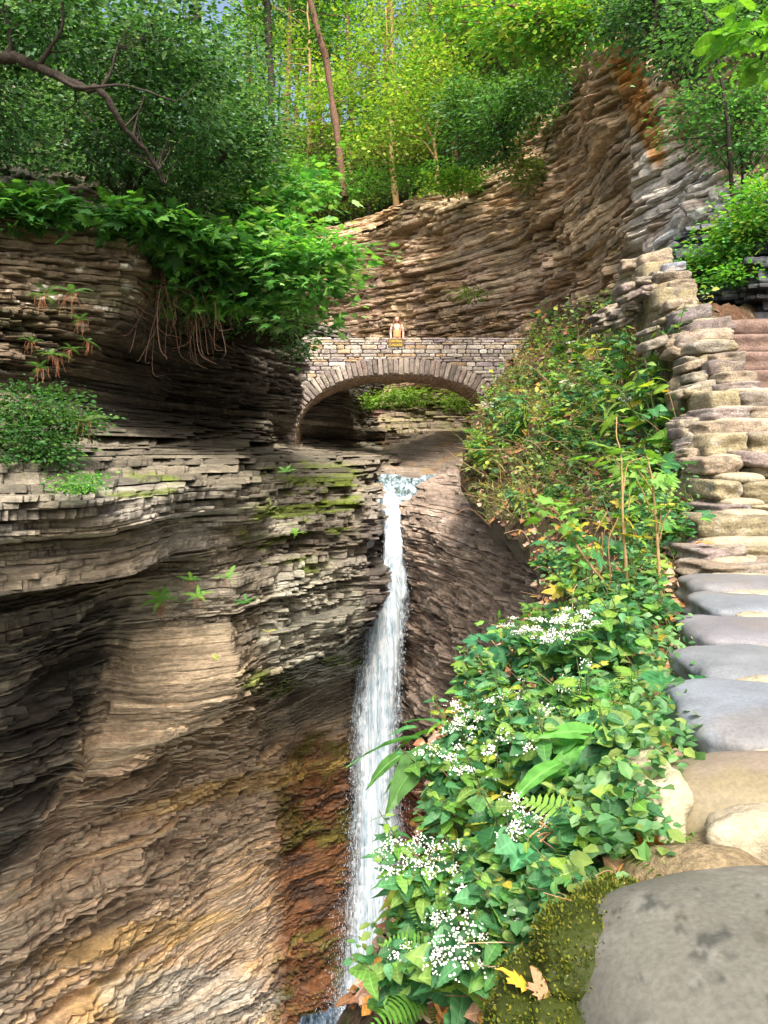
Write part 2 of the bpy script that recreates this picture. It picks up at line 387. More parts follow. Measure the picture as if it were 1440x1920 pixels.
def fade_left(px, rz):
    f = np.ones((len(rz), len(px)))
    w_ = fbm(np.stack([px[None] / 90 + 0 * rz[:, None], rz[:, None] * .9 + 0 * px[None], 0 * f], -1), 3, 19)
    lx = np.interp(rz, [-5.6, -4.3, -2.9], [125, 175, 232])[:, None]; zb_ = -5.5 + .0028 * (px[None] - 130) + .35 * w_
    face = ss(px[None] + 12 * w_, lx - 6, lx + 14) * ss(470 - px[None] + 40 * w_, 0, 40) * ss(rz[:, None], zb_ - .1, zb_ + .05) * ss(-2.75 + .25 * w_ - rz[:, None], 0, .25)
    return f * (1 - .80 * face) * (1 - .35 * (ss(-rz, 5.2, 7)[:, None] * ss(px, 60, 250)[None]))
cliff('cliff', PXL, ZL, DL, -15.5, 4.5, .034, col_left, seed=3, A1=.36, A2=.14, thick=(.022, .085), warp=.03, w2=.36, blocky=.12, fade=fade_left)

# right-hand lower wall, beside the fall -----------------------------
PXR = [722, 745, 770, 800, 850, 900, 950, 1000, 1080, 1200, 1500]
ZR = [.3, -.25, -.6, -1.0, -1.4, -2.0, -5, -10, -18]
DR = [[33, 33, 33, 33, 32, 28, 22, 17, 13, 10, 8],
      [31, 30.5, 30, 29.5, 29, 23.5, 18.5, 15, 12, 9.5, 7.5],
      [29, 29, 28.5, 28, 24.5, 20.5, 17.0, 14.2, 11.5, 9, 7.2],
      [27, 27, 25.0, 22.4, 20.2, 17.8, 15.6, 13.5, 11, 8.8, 7],
      [24.0, 22.4, 20.9, 19.8, 18.0, 16.2, 14.5, 12.8, 10.5, 8.5, 7],
      [21.8, 20.8, 19.8, 18.6, 16.8, 15.2, 13.6, 12.2, 10.2, 8.2, 6.8],
      [21.6, 20.9, 20.0, 18.9, 17.0, 15.4, 13.8, 12.3, 10.3, 8.3, 7],
      [21.6, 21.2, 20.6, 19.7, 17.8, 16.0, 14.3, 12.8, 10.8, 8.8, 7],
      [21.6, 21.4, 21, 20, 18.4, 16.6, 15, 13.5, 11.5, 9.5, 8]]
def col_right(qx, qy, V, s, z, tone, gt, off):
    n = fbm(V * [.9, .9, 1.6], 4, 31); n2 = fbm(V * [2.5, 2.5, 7], 4, 33)
    c = np.array([.30, .235, .19]) * np.ones(V.shape)
    c = paint(c, ss(n, 0, .5) * .5, (.33, .27, .22)); c = paint(c, ss(n2, .25, .5) * .5, (.46, .42, .38))
    c = paint(c, ss(-n2, .1, .5) * .6, (.12, .085, .07))
    w = ss(qy + 40 * n2, 1340, 1420) * ss(880 - qx, 0, 60); c = paint(c, w, (.15, .055, .025)); c = paint(c, w * ss(n2, 0, .4) * .7, (.05, .035, .03))
    c = paint(c, blob(qx, qy, 770, 1160, 30, 130, n * .3) * .6, (.13, .08, .05))
    c = c * (1 + .25 * tone + .15 * gt + .2 * n2)[..., None]
    return np.clip(c, .01, .8), np.clip(w + .3, 0, 1)
cliff('cliff', PXR, ZR, DR, -18, .3, .035, col_right, seed=8, A1=.16, A2=.09, thick=(.03, .1), blocky=.35)

# far cliff behind the bridge, coming towards us on the right ----------
PXF = [300, 480, 560, 600, 720, 840, 960, 1020, 1080, 1140, 1200, 1235, 1260, 1330, 1440, 1600, 1900]
ZF = [14, 11.6, 10.6, 9, 6, 3.5, 2.6, 1.6, .6, -.3, -2]
DF = [[70, 62, 54, 50, 46, 42, 35, 31, 27, 23.5, 20.5, 19.5, 20, 17.5, 14.5, 12, 9],
      [64, 54, 46, 42, 38.2, 34.6, 31.0, 28.2, 24.6, 21.2, 18.6, 17.6, 19.2, 16.5, 13.7, 11, 8.5],
      [62, 52, 44, 40, 37.2, 33.8, 30.6, 27.8, 24.2, 20.8, 18.2, 17.3, 18.8, 16.2, 13.4, 10.8, 8.3],
      [60, 51, 43, 39.4, 37, 33.6, 30.4, 27.6, 24.0, 20.6, 18.1, 17.4, 18.2, 15.8, 13, 10.6, 8.2],
      [58, 50, 42, 39, 36.6, 33.2, 30.2, 27.4, 23.8, 20.4, 18, 17.2, 16.8, 14.8, 12.4, 10.2, 8],
      [57, 49, 41.5, 38.6, 36.2, 32.9, 30, 27.2, 23.6, 20.2, 17.8, 17, 16, 14, 11.8, 10, 8],
      [56, 48, 41, 38.4, 36.1, 33.6, 31, 27.1, 23.5, 20.1, 17.7, 16.8, 15.8, 13.8, 11.6, 10, 8],
      [54, 47, 40, 37.5, 35.5, 33.4, 30.8, 27, 23.4, 20, 17.6, 16.6, 15.5, 13.5, 11.5, 10, 8],
      [50, 44, 38, 36.0, 34.2, 32.4, 30.2, 27, 23.4, 20, 17.6, 16.6, 15.5, 13.5, 11.5, 10, 8],
      [46, 40, 36, 34.4, 32.6, 31.4, 29.8, 27, 23.4, 20, 17.6, 16.6, 15.5, 13.5, 11.5, 10, 8],
      [44, 38, 34, 33, 32, 31, 29.6, 27, 23.4, 20, 17.6, 16.6, 15.5, 13.5, 11.5, 10, 8]]
def col_far(qx, qy, V, s, z, tone, gt, off):
    n = fbm(V * [.45, .45, .8], 4, 41); n2 = fbm(V * [1.5, 1.5, 4], 4, 43); nv = fbm(np.stack([s * .8, z * .12, s * 0], -1), 4, 47)
    c = np.array([.50, .37, .235]) * np.ones(V.shape)
    c = paint(c, ss(n, 0, .5) * .6, (.62, .48, .33)); c = paint(c, ss(-n2, .1, .5) * .6, (.22, .15, .10))
    c = paint(c, ss(nv, .15, .4) * ss(qy, 300, 500) * .6, (.62, .47, .37))
    c = paint(c, ss(qx + 30 * n2, 1150, 1215) * ss(qy + 60 * n + .5 * (1300 - qx), 260, 330) * .85, (.78, .75, .70))
    c = paint(c, blob(qx, qy, 1195, 190, 28, 150, n2 * .5, -20) * .9, (.52, .25, .06))
    c = paint(c, blob(qx, qy, 1090, 250, 130, 110, n2 * .6, -30) * .45, (.24, .155, .10))
    for b in [(960, 610, 14, 90), (1020, 540, 16, 110), (1035, 290, 10, 70), (700, 560, 22, 70), (600, 590, 70, 80)]:
        c = paint(c, blob(qx, qy, *b, n2 * .4) * .7, (.60, .45, .35))
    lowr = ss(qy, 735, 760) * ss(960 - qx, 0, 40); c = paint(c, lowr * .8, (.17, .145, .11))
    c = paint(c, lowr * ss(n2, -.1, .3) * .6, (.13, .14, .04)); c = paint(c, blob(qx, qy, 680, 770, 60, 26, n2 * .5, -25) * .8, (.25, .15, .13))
    c = paint(c, ss(fbm(V * [.8, .8, 2.2], 3, 48), .2, .5) * .5, (.34, .17, .08)); c = c * (1 + .42 * tone + .25 * gt + .35 * n2)[..., None]
    return np.clip(c, .015, .8), np.full(qx.shape, .15)
cliff('cliff', PXF, ZF, DF, -2, 13, .05, col_far, M_ROCKFAR, seed=14, blocky=.2, gthick=(.4, 1.2), thick=(.035, .13), A1=.40, A2=.17, w1=2.2, w2=.8, warp=.05, seam=3.0)

# dark rock beside the steps ------------------------------------------
def col_dark(qx, qy, V, s, z, tone, gt, off):
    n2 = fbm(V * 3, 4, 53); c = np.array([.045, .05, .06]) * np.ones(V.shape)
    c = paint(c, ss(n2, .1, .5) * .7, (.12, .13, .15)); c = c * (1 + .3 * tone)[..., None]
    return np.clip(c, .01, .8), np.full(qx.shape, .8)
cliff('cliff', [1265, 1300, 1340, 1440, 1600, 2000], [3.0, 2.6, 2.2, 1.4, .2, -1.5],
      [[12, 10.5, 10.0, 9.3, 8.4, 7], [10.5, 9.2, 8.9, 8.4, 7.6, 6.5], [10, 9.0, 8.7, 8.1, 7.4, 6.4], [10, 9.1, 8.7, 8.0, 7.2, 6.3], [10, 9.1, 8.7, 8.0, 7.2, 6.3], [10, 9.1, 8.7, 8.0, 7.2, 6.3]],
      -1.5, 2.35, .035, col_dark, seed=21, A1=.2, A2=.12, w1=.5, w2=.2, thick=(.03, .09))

# ------------------------------------------------------------------ planted bank on the right (terrain)
CP = np.array([  # px, py, distance
 (1170, 1800, .98), (1110, 1960, .98), (900, 1960, 1.2), (700, 1960, 1.55), (560, 1960, 2.1), (1200, 1640, 1.2), (1230, 1480, 1.42), (1000, 1700, 1.42), (850, 1750, 1.6), (700, 1800, 2.0),
 (1000, 1550, 1.75), (800, 1600, 2.3), (1270, 1300, 2.15), (1130, 1400, 1.95), (1000, 1350, 2.5), (830, 1380, 3.0), (1290, 1150, 3.0), (1130, 1150, 3.3), (1000, 1180, 4.8), (880, 1290, 4.0),
 (1330, 1000, 4.15), (1180, 1000, 4.9), (1040, 1000, 7.2), (960, 960, 10.5), (900, 930, 13.5), (1330, 870, 4.95), (1180, 870, 6.6), (1000, 860, 11.5), (890, 850, 15.5),
 (1340, 740, 5.9), (1200, 740, 8), (1060, 740, 12.5), (940, 740, 18.5), (1000, 660, 22), (1100, 640, 16), (1200, 640, 9.5), (1150, 580, 13.5), (1260, 600, 8.0), (1350, 640, 7.2),
 (1500, 740, 8.0), (1500, 1000, 6.5), (1500, 1300, 4.0), (1500, 1700, 2.2), (1400, 1960, 1.5), (1450, 580, 8.5)], float)
def tps_fit(P2, v, lam=1e-3):
    n = len(P2); r = np.linalg.norm(P2[:, None] - P2[None], axis=2); K = r * r * np.log(r + 1e-9)
    A = np.zeros((n + 3, n + 3)); A[:n, :n] = K + lam * np.eye(n); Q = np.c_[np.ones(n), P2]; A[:n, n:] = Q; A[n:, :n] = Q.T
    w = np.linalg.solve(A, np.r_[v, 0, 0, 0])
    def f(q):
        r = np.linalg.norm(q[:, None] - P2[None], axis=2); return (r * r * np.log(r + 1e-9)) @ w[:n] + np.c_[np.ones(len(q)), q] @ w[n:]
    return f
_bank = tps_fit(CP[:, :2] / 500, np.log(CP[:, 2]))
def bank_d(px, py):
    q = np.stack([np.ravel(px), np.ravel(py)], 1) / 500; return np.exp(_bank(q)).reshape(np.shape(px))
EDGE = np.array([(560, 1015), (600, 1010), (640, 985), (690, 945), (760, 900), (830, 872), (880, 862), (930, 885), (965, 910), (985, 930), (1040, 990), (1090, 1010), (1130, 1005), (1190, 950), (1280, 870), (1400, 795), (1500, 790), (1620, 765), (1750, 722), (1900, 650), (1960, 615)], float)
def edge_x(py): return np.interp(py, EDGE[:, 0], EDGE[:, 1])
nr, ncb = 420, 300
py_ = np.linspace(575, 1960, nr)[:, None] * np.ones((1, ncb)); t_ = np.linspace(0, 1, ncb)[None]
ex = edge_x(py_[:, 0])[:, None]; ex = ex + 7 * vn(np.stack([py_ / 25, py_ * 0, py_ * 0], -1), 5) + 2 * vn(np.stack([py_ / 8, py_ * 0, py_ * 0], -1), 6)
px_ = ex + (1560 - ex) * t_ ** 1.15
Db = bank_d(px_, py_); VB = P(px_, py_, Db)
sc_ = Db / 6
nb = fbm(VB * 1.2, 4, 61); nb2 = fbm(VB * 5, 4, 63)
VB[..., 2] += (.05 * nb2 + .15 * nb) * np.clip(Db / 4, .25, 1.5); VB[..., 0] += .03 * nb2
rim = []
for k, (back, drop, out) in enumerate([(1.3, .35, .5), (1.1, .22, .15), (1.03, .07, .0)]):
    q = VB[:, 0].copy() * [back, back, 1]; q[:, 2] -= drop * np.clip(Db[:, 0] / 5, .3, 2); q[:, 0] += out * np.clip(Db[:, 0] / 5, .2, 1); rim.append(q)
VBk = np.concatenate([np.stack(rim, 1), VB], 1)
nb3 = fbm(VBk * 2, 4, 65); nb4 = fbm(VBk * 9, 4, 67)
cb = np.array([.085, .06, .038]) * np.ones(VBk.shape)
cb = paint(cb, ss(nb3, 0, .4) * .7, (.14, .075, .045)); cb = paint(cb, ss(nb4, .1, .4) * .6, (.05, .065, .02)); cb = paint(cb, ss(-nb4, .25, .5) * .6, (.25, .2, .15))
cb[:, :3] = paint(cb[:, :3], np.full(cb[:, :3].shape[:2], .8), (.2, .17, .14))
bank = tag(mesh('slope', VBk.reshape(-1, 3), grid_faces(nr, ncb + 3), M_SOIL, None, True, col=cb.reshape(-1, 3)), kind='structure')

# ------------------------------------------------------------------ stream bed, stream, basin
nx_, ny_ = 220, 300
gx = np.linspace(-7, 6, nx_)[None] * np.ones((ny_, 1)); gy = np.linspace(20.6, 40, ny_)[:, None] * np.ones((1, nx_))
zb = np.interp(gy, [20.6, 21.3, 22.5, 24, 26.5, 26.9, 29, 32, 40], [-2.2, -1.5, -1.3, -1.05, -.62, -.35, -.25, -.1, .2])
cxs = np.interp(gy, [20, 21.3, 23, 26, 28, 31, 40], [.1, .12, .42, 1.0, .1, -2.0, -3]); wid = np.interp(gy, [20, 21.3, 22.3, 23.5, 26.5, 28, 40], [.1, .34, .8, 1.4, 1.7, 1.2, 1])
side = np.clip(np.abs(gx - cxs) - wid, 0, 3); q = np.stack([gx, gy, gx * 0], -1)
zz_ = zb + .28 * np.floor(side * 2.2 + .5 * fbm(q * .8, 3, 71)) * .5 + .06 * side + .05 * fbm(q * 2.5, 4, 73)
zz_ -= .12 * ss(wid - np.abs(gx - cxs), 0, .3)
VV = np.stack([gx, gy, zz_], -1); nb = fbm(q * 1.2, 4, 75)
cc = paint(np.array([.24, .2, .16]) * np.ones(VV.shape), ss(nb, 0, .4) * .7, (.3, .2, .1)); cc = paint(cc, ss(-nb, .1, .4) * .6, (.12, .1, .085))
tag(mesh('stream_bed', VV.reshape(-1, 3), grid_faces(ny_, nx_), M_ROCK, None, False, col=cc.reshape(-1, 3), wet=np.full(nx_ * ny_, .6)), kind='structure')
Mw = NT('flowing_water')
wn = Mw.noise(Mw.mapc((3.2, .6, 1)), 2.2, 8, .6, .6)
wc = Mw.ramp(wn, [(.36, (.05, .07, .07)), (.46, (.18, .26, .30)), (.56, (.45, .62, .74)), (.66, (.94, .96, .98))])
M_WATER = Mw.fin(Mw.bsdf(wc, .12, Mw.bump(wn, .6, .08), .6))
wm = (np.abs(gx - cxs) < wid * 1.0 + .30 * fbm(q * 1.8, 3, 79)) & (gy > 21.25) & (gy < 25.8 + .8 * fbm(q * 1.1, 3, 80))
zw_ = zb + .03 + .02 * fbm(q * 2, 3, 77)
ff = grid_faces(ny_, nx_); keep = wm.reshape(-1)[ff].all(1)
Vw = np.stack([gx, gy, zw_], -1).reshape(-1, 3); us, inv = np.unique(ff[keep], return_inverse=True)
tag(mesh('stream', Vw[us], inv.reshape(-1, 4), M_WATER, None, True), kind='structure')
a = np.array([[-14, 6, -17], [14, 6, -17], [14, 30, -17], [-14, 30, -17.]]); tag(mesh('water', a, np.array([[0, 1, 2, 3]]), M_WATER), kind='structure')

# ------------------------------------------------------------------ hillsides and ground
def hill(name, X0, X1, Y0, Y1, n, fn, seed, cols, keep):
    x = np.linspace(X0, X1, n)[None] * np.ones((n, 1)); y = np.linspace(Y0, Y1, n)[:, None] * np.ones((1, n))
    q = np.stack([x, y, x * 0], -1); z = fn(x, y) + .8 * fbm(q * .12, 4, seed) + .25 * fbm(q * .7, 4, seed + 3)
    V = np.stack([x, y, z], -1); nn = fbm(q * .35, 4, seed + 5)
    c = paint(np.array(cols[0]) * np.ones(V.shape), ss(nn, -.2, .3), cols[1])
    ff = grid_faces(n, n); ff = ff[keep(x, y).reshape(-1)[ff].all(1)]; us, inv = np.unique(ff, return_inverse=True)
    return tag(mesh(name, V.reshape(-1, 3)[us], inv.reshape(-1, 4), M_SOIL, None, True, col=c.reshape(-1, 3)[us]), kind='structure')
def plan_far(x):   # distance of the cliff rim for a given x
    px = np.array(PXF); d = np.array(DF[2]); xs = (px - 720) / F * d; o = np.argsort(xs)
    return np.interp(x, xs[o][3:], d[o][3:])
def far_hill(x, y):
    e = y - np.clip(plan_far(x), 9, 60) ; r = np.maximum(e, 0)
    # x beyond the right wall also rises
    ex_ = np.maximum(x - 6.5, 0)
    z = 10.4 + .28 * r + .012 * r * r * (r < 25) + (r >= 25) * (7.5 + .45 * (r - 25)) + .25 * ex_
    return np.minimum(z, 26 + .04 * y) - 9 * ss(-e, .2, 1.2) - 4 * ss(-e, 1, 3)
hill('hillside', -45, 46, 8, 95, 260, far_hill, 81, [(.07, .06, .03), (.05, .075, .022)],
     lambda x, y: y > np.clip(plan_far(x), 9, 60) - .15)
def plan_left(x, y):   # horizontal distance behind the rim of the left cliff
    u = 720 + F * x / np.maximum(y, .1) / cp_
    return y - np.interp(u, PXL, DL[1]) + .5
def left_hill(x, y):
    return 4.3 + .62 * np.clip(plan_left(x, y), 0, 14) + .1 * np.clip(plan_left(x, y) - 14, 0, 60) + .35 * np.maximum(-12 - x, 0)
hill('hillside', -60, 1, 8, 90, 260, left_hill, 91, [(.06, .06, .03), (.035, .05, .018)],
     lambda x, y: (plan_left(x, y) > -.5) & (x < -2.2 - .07 * y))
g = 900; a = np.array([[-g, -g, -19], [g, -g, -19], [g, g, -19], [-g, g, -19.]])
tag(mesh('ground', a, np.array([[0, 1, 2, 3]]), simple('ground_soil', (.08, .08, .04)), None), kind='structure')

# ------------------------------------------------------------------ stones
def boxgrid(nu, nv, nw):
    """closed box surface as grids, coordinates in [-1,1]"""
    Vs = []; Fs = []; n = 0
    for ax, sgn, a, b in ((0, 1, nv, nw), (0, -1, nv, nw), (1, 1, nu, nw), (1, -1, nu, nw), (2, 1, nu, nv), (2, -1, nu, nv)):
        u = np.linspace(-1, 1, a)[None] * np.ones((b, 1)); v = np.linspace(-1, 1, b)[:, None] * np.ones((1, a)); w = np.full(u.shape, float(sgn))
        q = [None] * 3; q[ax] = w; o = [k for k in (0, 1, 2) if k != ax]; q[o[0]] = u; q[o[1]] = v
        flip = (sgn < 0) ^ (ax == 1)
        Vs.append(np.stack(q, -1).reshape(-1, 3)); Fs.append(grid_faces(b, a, flip) + n); n += a * b
    V = np.concatenate(Vs); Fc = np.concatenate(Fs)
    key = np.round(V * 1e4).astype(int); _, idx, inv = np.unique(key, axis=0, return_index=True, return_inverse=True)
    return V[idx], inv.reshape(-1)[Fc]
BGRID = {}
def stone_geo(size, seed, n=(14, 10, 6), rnd=3.0, amp=.08, fr=1.6, layer=.0):
    if n not in BGRID: BGRID[n] = boxgrid(*n)
    V, Fc = BGRID[n]; V = V.copy()
    p = rnd; r = (np.abs(V) ** p).sum(1) ** (1 / p); V = V / r[:, None]
    m = min(size); q = V * np.array(size)
    d = fbm(q / m * fr * .5 + seed * 7.7, 4, seed) ; d2 = fbm(V * 1.1 + seed * 3.1, 2, seed + 5)
    V = V * (1 + amp * d + amp * 1.8 * d2)[:, None]
    V = V * np.array(size)
    if rnd > 7.5 and rnd < 9: V += m * .10 * np.stack([fbm(q / m * 1.1 + seed * 1.7 + k * 9.1, 2, seed + k, True) for k in range(3)], -1)
    if layer: V[:, :2] *= (1 + layer * vn(np.stack([V[:, 2] / size[2] * 3, V[:, 0] * 0 + seed, V[:, 0] * 0], -1), seed))[:, None]
    return V, Fc
def rotm(rx, ry, rz): return np.array(Matrix.Rotation(rz, 3, 'Z') @ Matrix.Rotation(ry, 3, 'Y') @ Matrix.Rotation(rx, 3, 'X'))

# ------------------------------------------------------------------ stone bridge
YB, YB2 = 26.0, 28.9
br = tag(empty('stone_bridge', (0, YB, -1)), 'arched grey and tan stone footbridge spanning the gorge above the waterfall', 'bridge')
def wz(py, d=YB): return float(P(720, py, d)[2])
def wx(px, d=YB): return float(P(px, 850, d)[0])
Z_TOP, Z_SPR, Z_CR = wz(634), wz(846), wz(702)
AX, AA, AB = wx(747), wx(747 + 194) - wx(747), Z_CR - Z_SPR
RT = .56
BX0, BX1 = wx(512), wx(1040)
Z_DECK = Z_TOP - .86
def archz(x, grow=0):
    t = np.abs((x - AX) / (AA + grow)); return np.where(t < 1, Z_SPR + (AB + grow) * np.clip(1 - t ** 2.4, 0, 1) ** (1 / 2.4), Z_SPR - 1.2)
_th = np.linspace(0, np.pi, 4001); _cx = np.sign(np.cos(_th)) * np.abs(np.cos(_th)) ** (2 / 2.4); _cz = np.sin(_th) ** (2 / 2.4)
def archpts(n, grow):
    """n evenly spaced points on the arch curve: x, z, normal angle, spacing"""
    X = AX + (AA + grow) * _cx; Z = Z_SPR + (AB + grow) * _cz; L = np.r_[0, np.cumsum(np.hypot(np.diff(X), np.diff(Z)))]
    q = (np.arange(n) + .5) / n * L[-1]; x = np.interp(q, L, X); z = np.interp(q, L, Z); e = .03
    dx = np.interp(q + e, L, X) - np.interp(q - e, L, X); dz = np.interp(q + e, L, Z) - np.interp(q - e, L, Z)
    return x, z, np.arctan2(dz, -dx) , L[-1] / n
off0 = np.array([0, -YB, 1.0])      # world -> bridge local
m = MB(); xs = np.unique(np.concatenate([np.linspace(BX0, BX1, 60), AX + AA * np.cos(np.linspace(0, np.pi, 120))]))
zb0 = archz(xs) + .01; za = np.full(len(xs), Z_DECK)
def slab(x, lo, hi, y0, y1):
    n = len(x); V = np.concatenate([np.stack([x, np.full(n, yy), zz], -1) for yy in (y0, y1) for zz in (lo, hi)]) + off0
    a, b, c, d = 0, n, 2 * n, 3 * n; i = np.arange(n - 1)
    f = lambda p, q, fl: np.stack([p + i, p + i + 1, q + i + 1, q + i], -1)[:, ::(-1 if fl else 1)]
    return V, [np.concatenate([f(a, b, 0), f(c, d, 1), f(b, d, 0), f(a, c, 1), np.array([[a, b, d, c], [a + n - 1, c + n - 1, d + n - 1, b + n - 1]])])]
V, Fc = slab(xs, zb0, za, YB + .04, YB2 - .04); m.add(V, Fc, col=(.30, .25, .2))
m.build('bridge_core', M_BRIDGE, br)
for (y0, y1) in ((YB + .04, YB + .36), (YB2 - .36, YB2 - .04)):
    par = MB(); V, Fc = slab(np.array([BX0, BX1]), np.full(2, Z_DECK), np.full(2, Z_TOP - .06), y0, y1); par.add(V, Fc, col=(.3, .26, .22)); par.build('parapet', M_BRIDGE, br)
rng = np.random.default_rng(5)
def stonecol(rng, pal=((.40, .36, .32), (.33, .29, .26), (.46, .42, .38), (.42, .31, .2), (.30, .25, .26), (.5, .47, .42), (.45, .38, .3))):
    return np.array(pal[rng.integers(len(pal))]) * rng.uniform(.75, 1.2)
sw = MB(); z = Z_SPR - 1.1
while z < Z_TOP - .08:
    hh = min(rng.uniform(.07, .15), Z_TOP - .07 - z); x = BX0 + rng.uniform(0, .3)
    while x < BX1:
        L = rng.uniform(.18, .62); xm = x + L / 2; zm = z + hh / 2
        if zm > archz(np.array(xm), RT * .93) or zm > archz(np.array(xm - L / 2), RT * .9) or abs(xm - AX) > AA + RT * .4:
            if not (zm < archz(np.array(x + L), RT * .82) and zm < archz(np.array(x), RT * .82)) or abs(xm - AX) > AA + RT:
                V, Fc = stone_geo((L / 2 - .008, .08, hh / 2 - .006), int(rng.integers(1e6)), (5, 3, 4), 9, .05)
                V[:, 0] += rng.normal(0, .002)
                sw.add(V @ rotm(0, rng.normal(0, .012), 0).T + np.array([xm, YB + rng.uniform(-.02, .035), zm]) + off0, Fc, col=stonecol(rng))
        x += L
    z += hh
sw.build('spandrel_wall', M_BRIDGE, br)
vr = MB(); nv = 62; ax_, az_, aa_, sp = archpts(nv, RT / 2)
for k in range(nv):
    ln = RT * rng.uniform(.85, 1.1)
    V, Fc = stone_geo((sp / 2 * rng.uniform(.86, 1) - .004, .16, ln / 2), int(rng.integers(1e6)), (4, 3, 6), 9, .06)
    V[:, 0] *= 1 + .2 * V[:, 2] / RT
    vr.add(V @ rotm(0, aa_[k] + rng.normal(0, .03), 0).T + np.array([ax_[k], YB + .06 + rng.uniform(-.03, .02), az_[k]]) + off0, Fc, col=stonecol(rng, ((.30, .255, .23), (.22, .19, .17), (.36, .31, .26), (.27, .215, .19))))
vr.build('arch_ring', M_BRIDGE, br)
sf = MB(); ax_, az_, aa_, sp = archpts(74, .04)
for k in range(74):
    y = YB + .25
    while y < YB2 - .1:
        L = rng.uniform(.25, .5); L = min(L, YB2 - .05 - y)
        V, Fc = stone_geo((sp / 2 - .006, L / 2 - .006, .06), int(rng.integers(1e6)), (3, 4, 3), 9, .04)
        sf.add(V @ rotm(0, aa_[k], 0).T + np.array([ax_[k], y + L / 2, az_[k]]) + off0, Fc, col=np.array([.34, .24, .16]) * rng.uniform(.7, 1.2)); y += L
sf.build('soffit', M_BRIDGE, br)
cpg = [MB(), MB()]; x = BX0
while x < BX1:
    L = rng.uniform(.5, 1.1)
    for q_, y in enumerate((YB + .19, YB2 - .2)):
        V, Fc = stone_geo((L / 2 - .006, .24, .045), int(rng.integers(1e6)), (9, 5, 3), 9, .06)
        cpg[q_].add(V + np.array([x + L / 2, y, Z_TOP - .035 + rng.uniform(-.012, .012)]) + off0, Fc, col=stonecol(rng) * .9)
    x += L
cpg[0].build('coping', M_BRIDGE, br); cpg[1].build('coping', M_BRIDGE, br)

# sign ---------------------------------------------------------------
sgx0, sgx1, sgz0, sgz1 = wx(727), wx(757), wz(652.5), wz(635.5)
sg = tag(empty('sign', ((sgx0 + sgx1) / 2, YB - .08, (sgz0 + sgz1) / 2)), 'small brown board lettered CENTRAL CASCADE on the bridge parapet', 'sign')
V, Fc = stone_geo(((sgx1 - sgx0) / 2, .025, (sgz1 - sgz0) / 2), 3, (6, 3, 6), 14, .0)
mesh('board', V, Fc, simple('sign_wood', (.12, .07, .05), .7, 12, .15), sg)
M_YEL = simple('sign_paint', (.80, .62, .05), .6, 30, .08)
for k, wd in enumerate(('CENTRAL', 'CASCADE')):
    cu = bpy.data.curves.new('lettering', 'FONT'); cu.body = wd; cu.size = .112; cu.align_x = 'CENTER'; cu.align_y = 'CENTER'; cu.extrude = .004; cu.offset = .0
    to = bpy.data.objects.new('lettering_curve', cu); COL.objects.link(to)
    bpy.context.view_layer.update(); me = bpy.data.meshes.new_from_object(to.evaluated_get(bpy.context.evaluated_depsgraph_get()))
    bpy.data.objects.remove(to); me.materials.clear(); me.materials.append(M_YEL)
    o = bpy.data.objects.new('lettering', me); COL.objects.link(o); o.parent = sg
    xsz = max(v.co.x for v in me.vertices) * 2; o.scale = ((sgx1 - sgx0) * .80 / xsz, 1, 1)
    o.location = (0, -.03, .06 - .125 * k); o.rotation_euler = (R(90), 0, 0)

# ------------------------------------------------------------------ mortared stone wall beside the steps
wl = tag(empty('stone_wall', (1.0, 1.5, -1.0)), 'low mortared wall of flat fieldstones climbing beside the steps on the right', 'wall')
woff = np.array([-1.0, -1.5, 1.0])
mort = MB(); MC = (.34, .30, .215)
def wall_stone(x0, x1, yt, yb, d, depth, colr, seed, tilt=0, n=(26, 14, 10), rnd=3.2, amp=.06, rz=0):
    rnd = rnd + 4.5; amp = amp * 1.15
    a = P(x0, yt, d); b = P(x1, yb, d); L = b[0] - a[0]; H = a[2] - b[2]
    V, Fc = stone_geo((L / 2, depth / 2, H / 2), seed, n, rnd, amp, 1.6)
    c = np.array([(a[0] + b[0]) / 2, d + depth / 2 * .9, (a[2] + b[2]) / 2])
    q_ = V + c; f1 = fbm(q_ * 7, 3, seed); f2 = fbm(q_ * 16, 3, seed + 2); cc_ = np.array(colr) * np.ones(V.shape); k_ = h01(np.int64(seed), np.int64(4))
    cc_ = paint(cc_, ss(f1, .0, .4) * .6, (.34, .29, .2) if k_ < .5 else (.2, .19, .18)); cc_ = paint(cc_, ss(-f2, .15, .4) * .6, (.10, .085, .065)); cc_ = paint(cc_, ss(f2, .3, .5) * .4, (.36, .35, .32))
    o = mesh('stone', V @ rotm(0, tilt, rz).T + c + woff, Fc, M_STONE, wl, True, col=cc_)
    return c, L, H
GB, GT, GO, GR = (.20, .22, .26), (.28, .225, .165), (.25, .215, .13), (.22, .18, .165)
